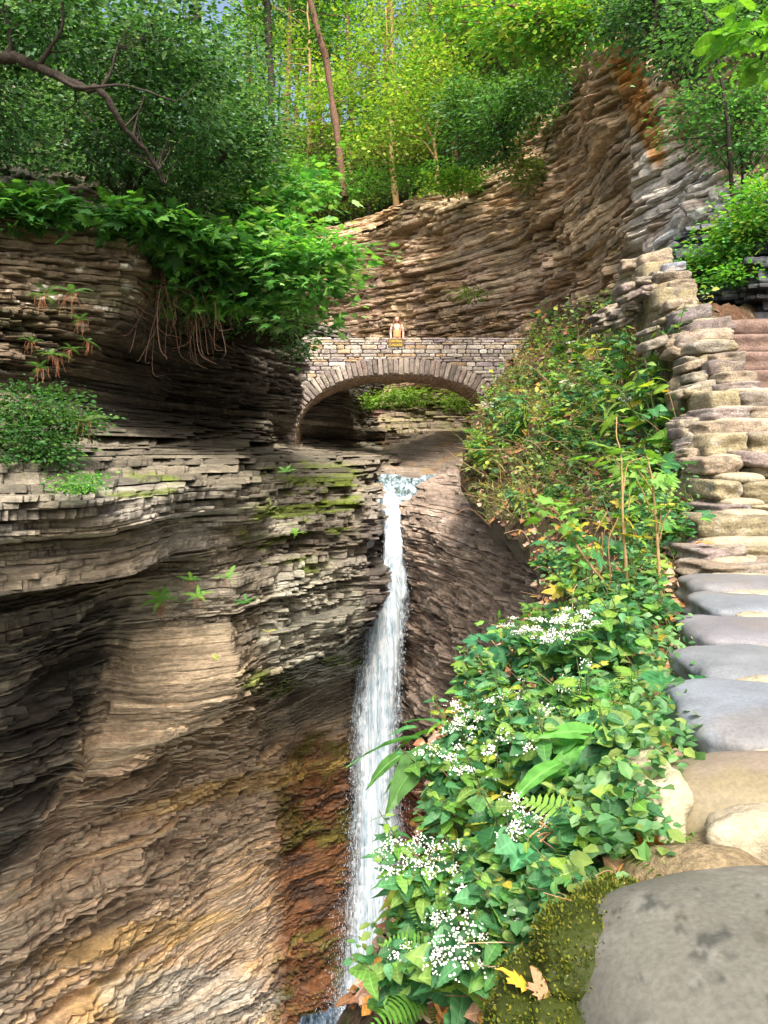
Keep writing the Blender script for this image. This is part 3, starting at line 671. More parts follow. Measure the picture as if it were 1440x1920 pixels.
# big flat copings close to the camera: (x left, x right, y near, y far, top z, thickness, colour)
near = [(.215, .90, .42, 1.16, -.55, .34, (.17, .168, .142), 11, 2.25, .06), (.455, 1.00, 1.19, 1.44, -.545, .24, (.26, .22, .13), 12, 2.8, .06),
        (.655, 1.15, 1.43, 1.83, -.54, .16, (.22, .25, .285), 13, 5.5, .10), (.81, 1.25, 1.86, 2.16, -.54, .13, (.21, .23, .25), 14, 4.5, .09),
        (.945, 1.35, 2.18, 2.50, -.52, .12, (.21, .21, .23), 15, 5.0, .09), (1.115, 1.5, 2.56, 2.86, -.515, .11, (.21, .235, .265), 16, 4.4, .09), (1.215, 1.65, 2.9, 3.22, -.50, .12, (.22, .22, .23), 17, 4.4, .09)]
for x0, x1, y0, y1, zt, th, c, sd_, rd, am in near:
    n = (70, 70, 26) if y0 < 1.9 else (40, 30, 12)
    V, Fc = stone_geo(((x1 - x0) / 2, (y1 - y0) / 2 + .012, th / 2), sd_, n, rd, am, 1.1)
    ctr = np.array([(x0 + x1) / 2, (y0 + y1) / 2, zt - th / 2])
    Wp = V + ctr; nn = fbm(Wp * 6, 4, sd_); n3 = fbm(Wp * 22, 4, sd_ + 3); cc = np.array(c) * np.ones(V.shape)
    if sd_ == 11:
        n5 = fbm(Wp * 60, 3, 5); cc = paint(cc, ss(n5 * .7 + n3 * .6 + .5 * (.85 - Wp[:, 1]) + .4 * nn, .14, .34) * .75, (.05, .055, .048)); cc = paint(cc, ss(n3 - .5 * n5, .25, .5) * .45, (.27, .27, .24)); cc = paint(cc, ss(nn, .1, .5) * .35, (.20, .17, .11))
    if sd_ == 12: cc = paint(cc, ss(nn, 0, .5) * .6, (.27, .22, .2)); cc = paint(cc, ss(-nn, .1, .5) * .6, (.22, .16, .06))
    if sd_ > 12: cc = paint(cc, ss(nn, 0, .4) * .5, (.24, .215, .19))
    mesh('stone', V @ rotm(0, 0, .30 if sd_ == 11 else -.10).T + ctr + woff, Fc, M_SMOOTH, wl, True, col=cc * (.66 if sd_ == 11 else .68))
# darker wedge stone tucked under the second coping
V, Fc = stone_geo((.12, .13, .10), 31, (30, 30, 20), 3, .1, 1.2); mesh('stone', V @ rotm(.2, .25, .5).T + np.array([.50, 1.12, -.70]) + woff, Fc, M_STONE, wl, True, col=np.tile((.18, .14, .08), (len(V), 1)))
def lump(c, size, seed, n=(16, 12, 8), amp=.16, fr=4, colr=MC):
    V, Fc = stone_geo(size, seed, n, 3.6, amp, fr); mort.add(V + np.array(c) + woff, Fc, col=colr)
for i, (x0, x1, y0, y1, zt, th, c, sd_, rd, am) in enumerate(near):
    xn = (near[i + 1][0] if i < 6 else x0 + .1) + .035
    lump(((xn + x1) / 2, y1 + .01, zt - .06), ((x1 - xn) / 2, .045, .055), 200 + i, (40, 10, 10), .10, 2)
    lump(((x0 + x1) / 2 + .10, (y0 + y1) / 2, zt - th - .12), ((x1 - x0) / 2 - .05, (y1 - y0) / 2 + .05, .2), 220 + i, (30, 20, 14), .1, 2, (.3, .27, .2))
lump((.475, 1.33, -.63), (.045, .10, .075), 301, (30, 24, 16), .16, 3, (.40, .36, .25)); lump((.70, 1.105, -.575), (.1, .035, .035), 302, (30, 24, 16), .16, 3, (.38, .37, .31))
stk = [(1320, 1600, 1055, 1086, 3.30, GT), (1309, 1600, 1028, 1056, 3.48, GR), (1317, 1600, 968, 1012, 3.72, GO), (1342, 1600, 947, 962, 3.92, GR), (1337, 1600, 902, 940, 4.08, GO),
       (1318, 1600, 857, 891, 4.25, GT), (1325, 1600, 813, 861, 4.5, GO), (1322, 1590, 786, 822, 4.68, GT), (1327, 1570, 764, 795, 4.82, GR), (1329, 1500, 731, 771, 5.0, GO),
       (1352, 1428, 716, 737, 5.2, GR), (1354, 1416, 695, 721, 5.3, GT), (1337, 1402, 674, 706, 5.45, GR), (1341, 1402, 659, 680, 5.6, GT), (1291, 1379, 637, 661, 5.75, GO), (1277, 1378, 617, 649, 5.95, GT),
       (1291, 1379, 597, 628, 6.15, GR), (1265, 1336, 575, 606, 6.35, (.26, .22, .22)), (1255, 1307, 559, 579, 6.6, GT), (1230, 1308, 538, 578, 6.85, GO), (1252, 1306, 523, 545, 7.1, GT),
       (1243, 1295, 508, 528, 7.3, GT), (1243, 1288, 491, 511, 7.5, GB), (1206, 1263, 468, 497, 7.8, GT), (1209, 1264, 488, 522, 7.6, GO), (1171, 1209, 484, 506, 8.0, GT)]
rngw = np.random.default_rng(77)
stk0 = list(stk); stk = []
for q_ in stk0:
    if q_[1] > 1480 and rngw.random() < .75:
        xm = rngw.uniform(1385, 1440); h = q_[3] - q_[2]; stk += [(q_[0], xm) + q_[2:], (xm + 3, q_[1], q_[2] + h * rngw.uniform(-.12, .12), q_[3] + h * rngw.uniform(-.1, .12), q_[4] + .02, [GT, GO, GR][rngw.integers(3)])]
    else: stk.append(q_)
for i, (x0, x1, yt, yb, d, c) in enumerate(stk):
    dpt = .30 if x1 > 1480 else .38
    cc = np.array(c) * rngw.uniform(.70, 1.05)
    ctr, L, H = wall_stone(x0, x1, yt, yb, d, dpt, cc, 400 + i, rngw.normal(0, .05) - (.10 if x1 < 1380 else .0), (34, 14, 12) if d < 5 else (18, 10, 9), 3.6, .075, rngw.normal(0, .12))
    lump(ctr + np.array([.02, .06, -H * .45]), (L / 2 * .93, dpt / 2, H * .45), 500 + i, (24, 10, 6), .10, 2)
    jn = [k for k in range(i + 1, len(stk)) if stk[k][0] < 1380 and stk[k][4] > d + .04]
    if jn and x0 < 1360 and d < 6.8 and not 5.1 < d < 5.65:
        nx = stk[jn[0]]; x1 = max(x1, 1590) if x1 > 1380 and d < 5.1 else x1
        a = P(max(x0, nx[0]) + 9, nx[3] - 3, (d + nx[4]) / 2 + .05); b = P(min(x1, nx[1] + 40), yt + 6, (d + nx[4]) / 2 + .05)
        g = (a + b) / 2; lump(g + np.array([0, .12, 0]), ((b[0] - a[0]) / 2, .2, max(.03, (a[2] - b[2]) / 2 * 1.15)), 620 + i, (30, 8, 6), .05, 3)
    lump(ctr + np.array([.03, .14, -H * .55 - .22]), (L / 2 * .9, dpt / 2 + .05, .26), 540 + i, (16, 10, 8), .1, 2, (.28, .24, .17))
# rubble face of the wall below the crest and its broken far end
for i in range(78):
    t = rngw.random()
    if i < 40:
        py = rngw.uniform(520, 860); xr = np.interp(py, [500, 560, 600, 640, 700, 800, 860], [1220, 1240, 1265, 1280, 1335, 1325, 1320]); px = xr - rngw.uniform(0, 1) * np.interp(py, [520, 640, 720, 860], [60, 60, 55, 20])
        d = np.interp(py, [500, 560, 640, 720, 860], [7.5, 6.8, 6.0, 5.3, 4.5]) + .08
    else:
        px = rngw.uniform(1120, 1255); py = np.interp(px, [1120, 1250], [592, 515]) + rngw.uniform(-12, 48) * 1.0; d = 7.9 - (px - 1120) / 135 * .5
    w = rngw.uniform(22, 52) * 6 / d; h = rngw.uniform(9, 20) * 6 / d
    c = np.array([GT, GO, GR, (.3, .27, .2), (.28, .25, .2)][rngw.integers(5)]) * rngw.uniform(.7, 1.1)
    if i >= 64: continue
    wall_stone(px - w / 2, px + w / 2, py - h / 2, py + h / 2, d, .28, c, 700 + i, rngw.normal(-.15, .2), (12, 8, 6), 4, .1)
for i, (px, py, d, r) in enumerate([(1320, 650, 6.1, .14), (1290, 605, 6.6, .14), (1335, 700, 5.7, .13), (1345, 770, 5.3, .14), (1340, 830, 5.0, .13), (1262, 560, 7.1, .14), (1225, 530, 7.8, .14), (1190, 545, 8.1, .12), (1300, 690, 6.1, .13), (1262, 620, 6.9, .14), (1310, 750, 5.7, .13)]):
    lump(P(px, py, d) + np.array([0, .22, 0]), (r, .2, r * 1.3), 900 + i, (16, 12, 16), .16, 3, (.2, .17, .11))
mort.build('mortar', M_MORTAR, wl, True)

# steps -----------------------------------------------------------------
st = tag(empty('staircase', (3.2, 5.5, 0)), 'reddish brown stone steps behind the wall at the right edge', 'steps')
M_STEP = attr_mat('step_stone', .85, 10, .3, .5, .02, .2, 60)
for k, (yt, d) in enumerate([(596, 7.3), (625, 6.75), (658, 6.25), (693, 5.8), (738, 5.35)]):
    zt = P(1400, yt, d)[2]; V, Fc = stone_geo((1.6, .45, .085), 60 + k, (60, 14, 8), 12, .03, 2)
    mesh('step', V + np.array([P(1360, 700, d)[0] + 1.55, d + .43, zt - .085]) - np.array([3.2, 5.5, 0]), Fc, M_STEP, st, True, col=np.tile(np.array([.165, .115, .095]) * rngw.uniform(.9, 1.1), (len(V), 1)))
V, Fc = stone_geo((1.5, 1.6, .9), 70, (10, 10, 10), 12, .03); mesh('base', V @ rotm(.35, 0, 0).T + np.array([4.55, 6.9, -.15]) - np.array([3.2, 5.5, 0]), Fc, M_STEP, st, True, col=np.tile((.15, .1, .085), (len(V), 1)))

# ------------------------------------------------------------------ waterfall
WF = np.array([(925, 722, 742, 22.9), (938, 714, 747, 22.3), (955, 712, 750, 21.9), (975, 714, 752, 21.6), (1005, 719, 757, 21.3), (1040, 718, 760, 20.9), (1075, 712, 761, 20.8), (1110, 704, 761, 20.7), (1150, 699, 757, 20.6),
               (1200, 694, 750, 20.5), (1250, 686, 745, 20.4), (1300, 677, 741, 20.4), (1400, 672, 737, 20.4), (1500, 671, 739, 20.4), (1600, 671, 744, 20.4), (1700, 666, 745, 20.3), (1800, 658, 742, 20.3), (1900, 645, 735, 20.3), (2050, 630, 730, 20.3)], float)
Mf = NT('falling_water')
fn1 = Mf.noise(Mf.mapc((9, 9, .55)), 1.6, 8, .72, .6); fn2 = Mf.noise(Mf.mapc((26, 26, 1.2)), 1.5, 5, .7)
fc = Mf.ramp(Mf.math('ADD', Mf.math('MULTIPLY', fn1, .6), Mf.math('MULTIPLY', fn2, .4)), [(.36, (.16, .25, .34)), (.45, (.42, .55, .66)), (.54, (.80, .86, .92)), (.62, (.96, .98, 1.0))])
fb = Mf.bsdf(fc, .35, Mf.bump(fn1, .5, .1), .4)
ft = Mf.n('ShaderNodeBsdfTranslucent'); Mf.l(fc, ft.inputs[0]); fm = Mf.n('ShaderNodeMixShader'); fm.inputs[0].default_value = .35
Mf.l(fb, fm.inputs[1]); Mf.l(ft.outputs[0], fm.inputs[2])
tr = Mf.n('ShaderNodeBsdfTransparent'); fa = Mf.n('ShaderNodeMixShader')
den = Mf.attr('dens').outputs['Fac']
al = Mf.math('MULTIPLY', Mf.math('SUBTRACT', Mf.math('ADD', den, Mf.math('MULTIPLY', fn2, 1.1)), .95), 5.0)
al = Mf.math('MINIMUM', Mf.math('MAXIMUM', al, 0.0), 1.0)
Mf.l(al, fa.inputs[0]); Mf.l(tr.outputs[0], fa.inputs[1]); Mf.l(fm.outputs[0], fa.inputs[2]); M_FALL = Mf.fin(fa.outputs[0])
fall = MB(); nr = 420; pyf = np.linspace(925, 2050, nr)
def fallband(widen, dens, dd, ncx, seed, y0=925):
    py = pyf[pyf >= y0]; n = len(py)
    xl = np.interp(py, WF[:, 0], WF[:, 1]); xr = np.interp(py, WF[:, 0], WF[:, 2]); d = np.interp(py, WF[:, 0], WF[:, 3]) - .85
    grow = widen * ss(py, 960, 1300)
    th = np.linspace(0, 2 * np.pi, ncx, endpoint=False)[None]; c = (xl + xr)[:, None] / 2; hw = (xr - xl)[:, None] / 2 + grow[:, None]
    jag = 1 + .10 * vn(np.stack([py[:, None] / 9 + th, th * 2 + 0 * py[:, None], 0 * py[:, None] + 0 * th], -1), seed + 9) + .16 * vn(np.stack([py[:, None] / 30 + th * 0, np.cos(th) * 3 + py[:, None] * 0, np.sin(th) * 3 + py[:, None] * 0], -1), seed)
    x = c + hw * np.cos(th) * jag; px = x; dep = d[:, None] + dd - .38 * np.sin(th) * (1 + .25 * vn(np.stack([px / 5, py[:, None] / 90 + th * 0, px * 0], -1), seed + 2)) 
    V = P(px, py[:, None] + 0 * px, dep); i = np.arange(n - 1)[:, None] * ncx; j = np.arange(ncx)[None]; k = (j + 1) % ncx
    f = np.stack([i + j, i + k, i + ncx + k, i + ncx + j], -1).reshape(-1, 4)
    e = np.abs(np.cos(th)) ** 3 * np.ones((n, 1))
    fall.add(V.reshape(-1, 3), f, dens=(dens(e, py[:, None])).reshape(-1))
fallband(0, lambda e, p: 1.0 - .60 * e * ss(p, 960, 1150), 0, 56, 1)
fallband(11, lambda e, p: .50 - .12 * e + 0 * p, .1, 64, 4, 1090)
fallband(24, lambda e, p: .36 - .16 * e + .13 * ss(p, 1500, 1800), .15, 64, 7, 1300)
rf = np.random.default_rng(9); N = 9000
N = 6000; py = 1000 + 1000 * rf.random(N) ** .6; xl = np.interp(py, WF[:, 0], WF[:, 1]); xr = np.interp(py, WF[:, 0], WF[:, 2])
spread = np.interp(py, [1000, 1300, 1600, 1800, 1950], [5, 12, 26, 34, 50]); sidez = rf.random(N) < .5; spread = spread * .8
px = np.where(sidez, xl - np.abs(rf.normal(0, 1, N)) * spread * .7, xr + np.abs(rf.normal(0, 1, N)) * spread * .9)
pos = P(px, py, 19.6 + rf.normal(0, .25, N)); oc = (np.array([[0, 0, 6.0], [1, 0, 0], [-.5, .87, 0], [-.5, -.87, 0], [0, 0, -1.3]]), [np.array([[0, 1, 2], [0, 2, 3], [0, 3, 1], [4, 2, 1], [4, 3, 2], [4, 1, 3]])])
scatter(fall, oc, pos, np.tile(np.eye(3), (N, 1, 1)), .003 + .009 * rf.random(N) ** 2, dens=np.full(N, 2.0))
tag(fall.build('waterfall', M_FALL, None, True), kind='structure')

# grey outcrop glimpsed behind the left trees
def col_back(qx, qy, V, s, z, tone, gt, off):
    n = fbm(V * .6, 4, 95); c = paint(np.array([.26, .25, .24]) * np.ones(V.shape), ss(-n, 0, .4) * .7, (.12, .12, .1))
    return np.clip(c * (1 + .3 * tone)[..., None], .01, .8), np.zeros(qx.shape)
cliff('cliff', [-500, -200, 0, 120, 220, 300], [18, 12, 6, 3], [[15, 19, 23, 26, 31, 40], [14, 18, 22, 25, 28, 34], [13, 17, 21, 23.5, 26, 31], [13, 17, 20, 22, 25, 30]], 3, 15.5, .09, col_back, M_ROCKFAR, seed=31,
      gthick=(.4, 1.2), thick=(.08, .25), A1=.5, A2=.2)

# ------------------------------------------------------------------ leaves
def t_leaf():      # small folded oval
    return np.array([[0, 0, 0], [-.3, .35, .07], [-.24, .72, .05], [0, 1, -.08], [.24, .72, .05], [.3, .35, .07], [0, .5, 0]]), [np.array([[0, 6, 1], [1, 6, 2], [2, 6, 3], [6, 0, 5], [4, 6, 5], [3, 6, 4]])]
def t_ovate(n=9, w=.36, droop=.25, teeth=.035, tipp=1.25):
    t = np.linspace(0, 1, n); mid = np.stack([t * 0, t, -droop * t * t], -1)
    wd = w * np.sin(np.pi * t ** .72) ** .85 * (1 - .35 * t ** 3); wd = wd + teeth * (np.arange(n) % 2) * (wd > .05)
    ed = -droop * t * t; Lf = np.stack([-wd, t - .04 * (np.arange(n) % 2), ed + .22 * wd], -1); In = np.stack([-.12 * wd, t, ed + .015], -1); Rt = Lf * [-1, 1, 1]; Ir = In * [-1, 1, 1]
    V = np.concatenate([mid, In, Lf, Ir, Rt]); i = np.arange(n - 1); q = lambda a, b: np.stack([a * n + i, a * n + i + 1, b * n + i + 1, b * n + i], -1)
    st_ = np.where(np.arange(n) % 2, 1.14, .86)
    return V, [np.concatenate([q(0, 1), q(1, 2), q(3, 0), q(4, 3)])], np.concatenate([np.full(n, 1.55), .98 * st_, .92 * st_[::-1], .98 * st_, .92 * st_[::-1]])
def t_maple():
    out = [(0, 0), (.16, -.1), (.42, .02), (.36, .14), (.5, .3), (.36, .32), (.62, .62), (.44, .58), (.42, .72), (.24, .56), (.2, .72), (.12, .98), (0, 1.2)]
    out = out + [(-x, y) for x, y in out[-2:0:-1]]; o = np.array(out); r = np.hypot(o[:, 0], o[:, 1] - .3)
    V = np.concatenate([[[0, .3, .06]], np.c_[o, -.16 * r * r + .05 * np.abs(np.sin(np.arange(len(o)) * 1.3))]]); k = len(o)
    return V, [np.stack([np.zeros(k, int), np.arange(k) + 1, (np.arange(k) + 1) % k + 1], -1)], np.concatenate([[1.25], .85 + .25 * (np.arange(k) % 2)])
def t_fern(n=17):
    V = []; Fq = []; k = 0
    for i in range(n):
        t = i / n; y = t; z = .42 * t - .62 * t * t; L = .30 * math.sin(math.pi * (t * .93 + .07) ** .7) ** .8 + .02; w = .022
        for sg_ in (-1, 1):
            b = np.array([0, y, z]); tip = b + [sg_ * L, .12 * L + .02, -.18 * L]; m_ = (b + tip) / 2 + [0, 0, .02]
            V += [b + [0, -w, 0], m_ + [0, -w, 0], tip, m_ + [0, w, 0], b + [0, w, 0]]; Fq.append([k, k + 1, k + 3, k + 4]); Fq.append([k + 1, k + 2, k + 3, k + 3]); k += 5
    Fq = np.array(Fq); q = Fq[::2]; t3 = Fq[1::2][:, :3]
    return np.array(V), [q, t3]
def t_blade():
    t = np.linspace(0, 1, 5); w = .02 * (1 - t) + .002; z = .0 * t
    V = np.concatenate([np.stack([-w, t, .5 * t - .75 * t * t], -1), np.stack([w, t, .5 * t - .75 * t * t], -1)]); i = np.arange(4)
    return V, [np.stack([i, i + 5, i + 6, i + 1], -1)]
L_SM, L_OV, L_MA, L_FE, L_BL = t_leaf(), t_ovate(12), t_maple(), t_fern(), t_blade()
L_FN = (L_FE[0] * [.62, 1, 1], L_FE[1]); L_LONG = t_ovate(9, .2, .35, .012); L_ROUND = t_ovate(10, .45, .15, .02)
def unit(v): return v / (np.linalg.norm(v, axis=-1, keepdims=True) + 1e-9)
def leafcols(r, n, pal, var=.25):
    pal = np.array(pal, float); c = pal[r.integers(len(pal), size=n)]; return np.clip(c * (1 + var * r.normal(0, 1, (n, 1)) * .8), .004, .9)
def foliage(mb, r, blobs, ncl, leaf, T, pal, per=14, flat=.35, cl_r=.28, gap=.0, seed=0, cpal=None):
    """leaf clumps through the crown's volume; blobs (centre, radii). Returns clump centres"""
    w = np.array([b[1][0] * b[1][1] * b[1][2] for b in blobs]) ** .7; w /= w.sum()
    k = r.choice(len(blobs), size=ncl * 2, p=w); C0 = np.array([b[0] for b in blobs])[k]; Rr = np.array([b[1] for b in blobs])[k]
    d = unit(r.normal(size=(len(k), 3))); rad = r.random((len(k), 1)) ** .45
    c = C0 + d * rad * Rr; nz = fbm(c / (np.mean(Rr) * .5) + seed, 3, seed + 1)
    ok = np.where(nz > gap - .12)[0][:ncl]; c = c[ok]; out = d[ok]; n = len(c)
    tone = 1 + .30 * vn(c * 1.1 + seed, seed + 5)[:, None]
    pidx = r.integers(len(pal), size=n) if len(pal) > 1 else np.zeros(n, int)
    cc = np.array(pal, float)[pidx] * tone * r.uniform(.8, 1.2, (n, 1))
    cR = cl_r * r.uniform(.6, 1.3, n)
    o = r.normal(size=(n, per, 3)) * cR[:, None, None] * np.array([1, 1, flat]); pos = (c[:, None] + o).reshape(-1, 3)
    f = unit(o * [1, 1, .3] + 0.5 * out[:, None] * cR[:, None, None] + .12 * cR[:, None, None] * r.normal(size=o.shape)).reshape(-1, 3); f[:, 2] -= .25 * r.random(len(f))
    up = unit(np.array([0, 0, 1.0]) + .45 * r.normal(size=(len(f), 3)) + .2 * np.repeat(out, per, 0))
    lc = np.repeat(cc, per, 0) * r.uniform(.75, 1.25, (n * per, 1))
    scatter(mb, T, pos, rot_basis(f, up), leaf * np.clip(np.exp(r.normal(-.1, .35, n * per)), .4, 1.7), col=lc)
    return c
def limbs(mb, r, trunk, trad, targets, r0=.3, n=5):
    """branches curving from the trunk to clump centres"""
    trunk = np.asarray(trunk)
    for t in targets:
        dd = np.linalg.norm(trunk - t, axis=1) + .9 * np.maximum(trunk[:, 2] - t[2] + .3, 0); j = int(np.argmin(dd)); a = trunk[j]
        L = np.linalg.norm(t - a); mid = (a + t) / 2 + r.normal(size=3) * L * .08 + np.array([0, 0, .06 * L])
        pts = spline([a, (a * .6 + mid * .4) + r.normal(size=3) * L * .03, mid, t], 4); rr = min(trad[j] * .55, .012 * L + .008)
        V, Fc = tube(pts, np.linspace(rr, rr * .22 + .002, len(pts)), n); mb.add(V, Fc)
def pb(px, py, d, rx, ry, rd=None):
    c = P(px, py, d); k = d / F; return (c, (rx * k, (rd if rd else (rx + ry) / 2 * k), ry * k))
YG = [(.17, .33, .045), (.22, .37, .05), (.11, .26, .045), (.29, .37, .07)]
MG = [(.07, .19, .035), (.10, .24, .04), (.05, .14, .03)]
DG = [(.04, .12, .04), (.06, .17, .06), (.03, .085, .03), (.10, .22, .10), (.16, .28, .17)]
BG_ = [(.10, .30, .045), (.15, .36, .05), (.08, .24, .06)]
def tree(name, label, cat, trunks, blobs, ncl, leaf, pal, seed, per=14, cl_r=.28, T=L_SM, nb=40, bark=M_BARK, group=None, flat=.35, gap=0.):
    """trunks: list of (world points, r0, r1)"""
    r = np.random.default_rng(seed); base = np.array(trunks[0][0][0]) if trunks else np.array(blobs[0][0])
    root = tag(empty(name, tuple(base)), label, cat, group)
    tm = MB(); tp = []; tr_ = []
    for pts, r0, r1 in trunks:
        q = spline(pts, 6); L = len(q); q[1:] += r.normal(size=(L - 1, 3)) * r0 * .12; rad = np.linspace(r0, r1, L) * (1 + .1 * r.normal(size=L)); rad[0] *= 1.35
        V, Fc = tube(q, rad, 9); tm.add(V, Fc); tp.append(q); tr_.append(rad)
    cm = MB(); cl = foliage(cm, r, blobs, ncl, leaf, T, pal, per, flat, cl_r, gap, seed)
    cm.V = [v - base for v in cm.V]; cm.build('crown', M_LEAF, root)
    if trunks:
        tp = np.concatenate(tp); tr_ = np.concatenate(tr_); limbs(tm, r, tp, tr_, cl[r.choice(len(cl), size=min(nb, len(cl)), replace=False)])
        tm.V = [v - base for v in tm.V]; tm.build('trunk', bark, root, True)
    return root
def PL(*a): return [P(x, y, d) for x, y, d in a]

# left-hand trees ------------------------------------------------------
tree('leaning_tree', 'dark tree with a thick bare limb arching in from the left edge', 'tree',
     [(PL((-260, 420, 12), (-170, 200, 11), (-60, 118, 10.6), (20, 108, 10.5), (70, 124, 10.5), (150, 162, 10.5), (190, 172, 10.5), (230, 235, 10.7), (270, 280, 11), (310, 345, 11.4)), .10, .02),
      (PL((70, 124, 10.5), (95, 90, 10.4), (118, 40, 10.3), (112, -40, 10.2)), .035, .012), (PL((185, 172, 10.5), (205, 140, 10.5), (220, 88, 10.5)), .03, .01), (PL((20, 108, 10.5), (18, 60, 10.4), (4, 20, 10.3)), .035, .012),
      (PL((100, 140, 10.5), (150, 165, 10.3), (230, 160, 10.3), (330, 190, 10.4)), .03, .008)],
     [pb(90, 20, 11, 170, 110), pb(260, 60, 11.5, 170, 120), pb(330, 180, 12, 130, 120), pb(30, 210, 11.6, 110, 90), pb(180, 260, 12, 150, 60), pb(-120, 100, 11, 150, 160)], 1650, .075, DG, 1, 14, .26, nb=110, gap=.07)
tree('spreading_tree', 'dark many-stemmed tree rooted above the shaded left cliff', 'tree',
     [(PL((248, 430, 13), (246, 380, 13), (240, 340, 13), (215, 290, 13), (180, 240, 13.2), (150, 200, 13.3)), .075, .015), (PL((247, 400, 13), (262, 340, 13), (300, 300, 13), (350, 285, 13.2), (410, 300, 13.4)), .05, .01),
      (PL((246, 390, 13), (244, 320, 12.8), (262, 270, 12.8), (250, 210, 12.8)), .05, .01), (PL((247, 395, 13), (205, 345, 12.8), (198, 290, 12.8), (214, 262, 12.7)), .03, .008), (PL((250, 410, 13), (320, 395, 13), (400, 410, 13)), .03, .006)],
     [pb(330, 250, 13.6, 130, 90), pb(420, 180, 14, 100, 110), pb(440, 300, 13.8, 90, 60), pb(200, 330, 14, 120, 50), pb(300, 370, 13.5, 160, 40), pb(470, 230, 14, 60, 60)], 1150, .075, DG + [(.14, .27, .12)], 2, 14, .26, nb=110)
tree('slanting_tree', 'dark slanting tree half hidden at the far left above the cliff', 'tree',
     [(PL((60, 400, 14), (75, 345, 14), (110, 310, 14), (125, 250, 14)), .12, .03), (PL((62, 390, 14), (40, 320, 14), (12, 250, 14.2), (8, 180, 14)), .06, .02), (PL((100, 320, 14), (130, 270, 14.3), (110, 200, 14.5)), .05, .015)],
     [pb(60, 240, 14.6, 130, 110), pb(20, 380, 14, 100, 60), pb(130, 400, 13.6, 100, 40), pb(60, 335, 13.2, 120, 30)], 820, .08, DG, 3, 12, .26, nb=50, gap=.1)
tree('tall_tree', 'tall green tree behind the leaning limb at the upper left', 'tree',
     [(PL((372, 420, 20), (371, 200, 20), (369, 60, 20), (366, -120, 20)), .16, .08)],
     [pb(290, 60, 19, 80, 110), pb(440, 260, 19, 90, 90), pb(250, 130, 19, 140, 120), pb(330, 340, 19, 140, 60), pb(490, 320, 19, 60, 60), pb(60, 120, 20, 160, 160)], 1000, .12, DG + MG + [(.16, .3, .1)], 4, 13, .4, nb=50)
tree('overhanging_maple', 'bright green maple bush reaching over the dark cliff edge', 'bush',
     [(PL((400, 640, 14.6), (440, 570, 14), (480, 530, 13.6), (560, 500, 13.2), (620, 520, 13)), .035, .008), (PL((400, 640, 14.6), (460, 600, 14.2), (520, 600, 13.8), (600, 610, 13.6)), .025, .006), (PL((400, 640, 14.6), (430, 500, 14.4), (450, 420, 14.4), (480, 350, 14.4)), .025, .006)],
     [pb(520, 500, 13.4, 95, 36), pb(580, 540, 13.2, 80, 30), pb(470, 460, 13.8, 100, 36), pb(610, 480, 13, 46, 24), pb(540, 440, 14, 80, 30), pb(560, 590, 13.6, 50, 40), pb(480, 400, 14.4, 80, 40), pb(540, 350, 14.8, 70, 36)], 460, .125, [(.10, .30, .07), (.16, .38, .08), (.07, .22, .06), (.24, .4, .14)], 5, 9, .30, T=L_MA, nb=60, flat=.2)
tree('low_maple', 'broad-leaved maple seedlings along the top of the shaded left wall', 'bush',
     [(PL((200, 480, 12.6), (180, 430, 12.4), (120, 400, 12.2)), .02, .005), (PL((300, 500, 13.4), (320, 440, 13), (360, 420, 13)), .02, .005)],
     [pb(110, 395, 12.0, 90, 26), pb(250, 420, 12.4, 120, 30), pb(330, 450, 12.8, 110, 26), pb(40, 410, 12, 70, 30), pb(420, 500, 13.6, 90, 40), pb(400, 550, 14, 70, 30), pb(480, 560, 14.2, 60, 30)], 420, .17, [(.06, .2, .05), (.05, .15, .05), (.10, .26, .05)], 6, 9, .30, T=L_MA, nb=30, flat=.2)
tree('trailing_bush', 'leafy tangle hanging in the shade under the left cliff top', 'bush',
     [(PL((500, 560, 16), (520, 610, 15.6), (560, 660, 15.4)), .02, .005)],
     [pb(400, 560, 15.5, 120, 50), pb(500, 590, 15.6, 70, 50), pb(300, 470, 14.6, 60, 30), pb(560, 640, 16, 18, 40)], 330, .10, DG + MG, 7, 12, .24, nb=30)
tree('ledge_shrub', 'small-leaved green shrub spilling over the left ledge', 'bush',
     [(PL((40, 860, 10.4), (60, 800, 9.8), (70, 740, 9.6)), .02, .005)],
     [pb(60, 760, 9.6, 110, 40), pb(20, 830, 9.3, 110, 55), pb(130, 790, 9.6, 60, 30), pb(90, 850, 9.4, 60, 36)], 520, .05, [(.04, .13, .035), (.06, .18, .05), (.09, .2, .04)], 8, 13, .12, nb=50)
tree('bright_clump', 'bright green clover-like clump on the mossy left ledge', 'plant', [],
     [pb(148, 906, 8.55, 48, 20)], 90, .035, BG_, 9, 12, .07)

# woods above the far cliff ---------------------------------------------
def hemlock(d=40, seed=0): pass
rt = np.random.default_rng(44)
def generic(seed, H, cr, pal, leaf=.2, ncl=420, bark=M_BARK, lean=0, low=.35, label='', nm='forest_tree'):
    r = np.random.default_rng(seed); pts = [np.array([lean * t * H * .1 + r.normal() * .1, 0, t * H]) for t in (0, .3, .6, 1.0)]
    bl = [(np.array([r.normal() * cr * .4 + lean * H * .05, r.normal() * cr * .4, H * (low + (1 - low) * t)]), (cr * (1.15 - .75 * t) , cr * (1.15 - .75 * t), H * .11)) for t in np.linspace(0, .98, 7)]
    return tree(nm, label, 'tree', [(pts, H * .014 + .05, .03)], bl, ncl, leaf, pal, seed, 12, .5, nb=45, bark=bark, flat=.3)
def hillz(x, y): return float(far_hill(np.array(x), np.array(y)))
G1 = generic(101, 13, 2.8, YG, .19, 420, M_STEM, label='yellow green young tree on the slope above the far cliff')
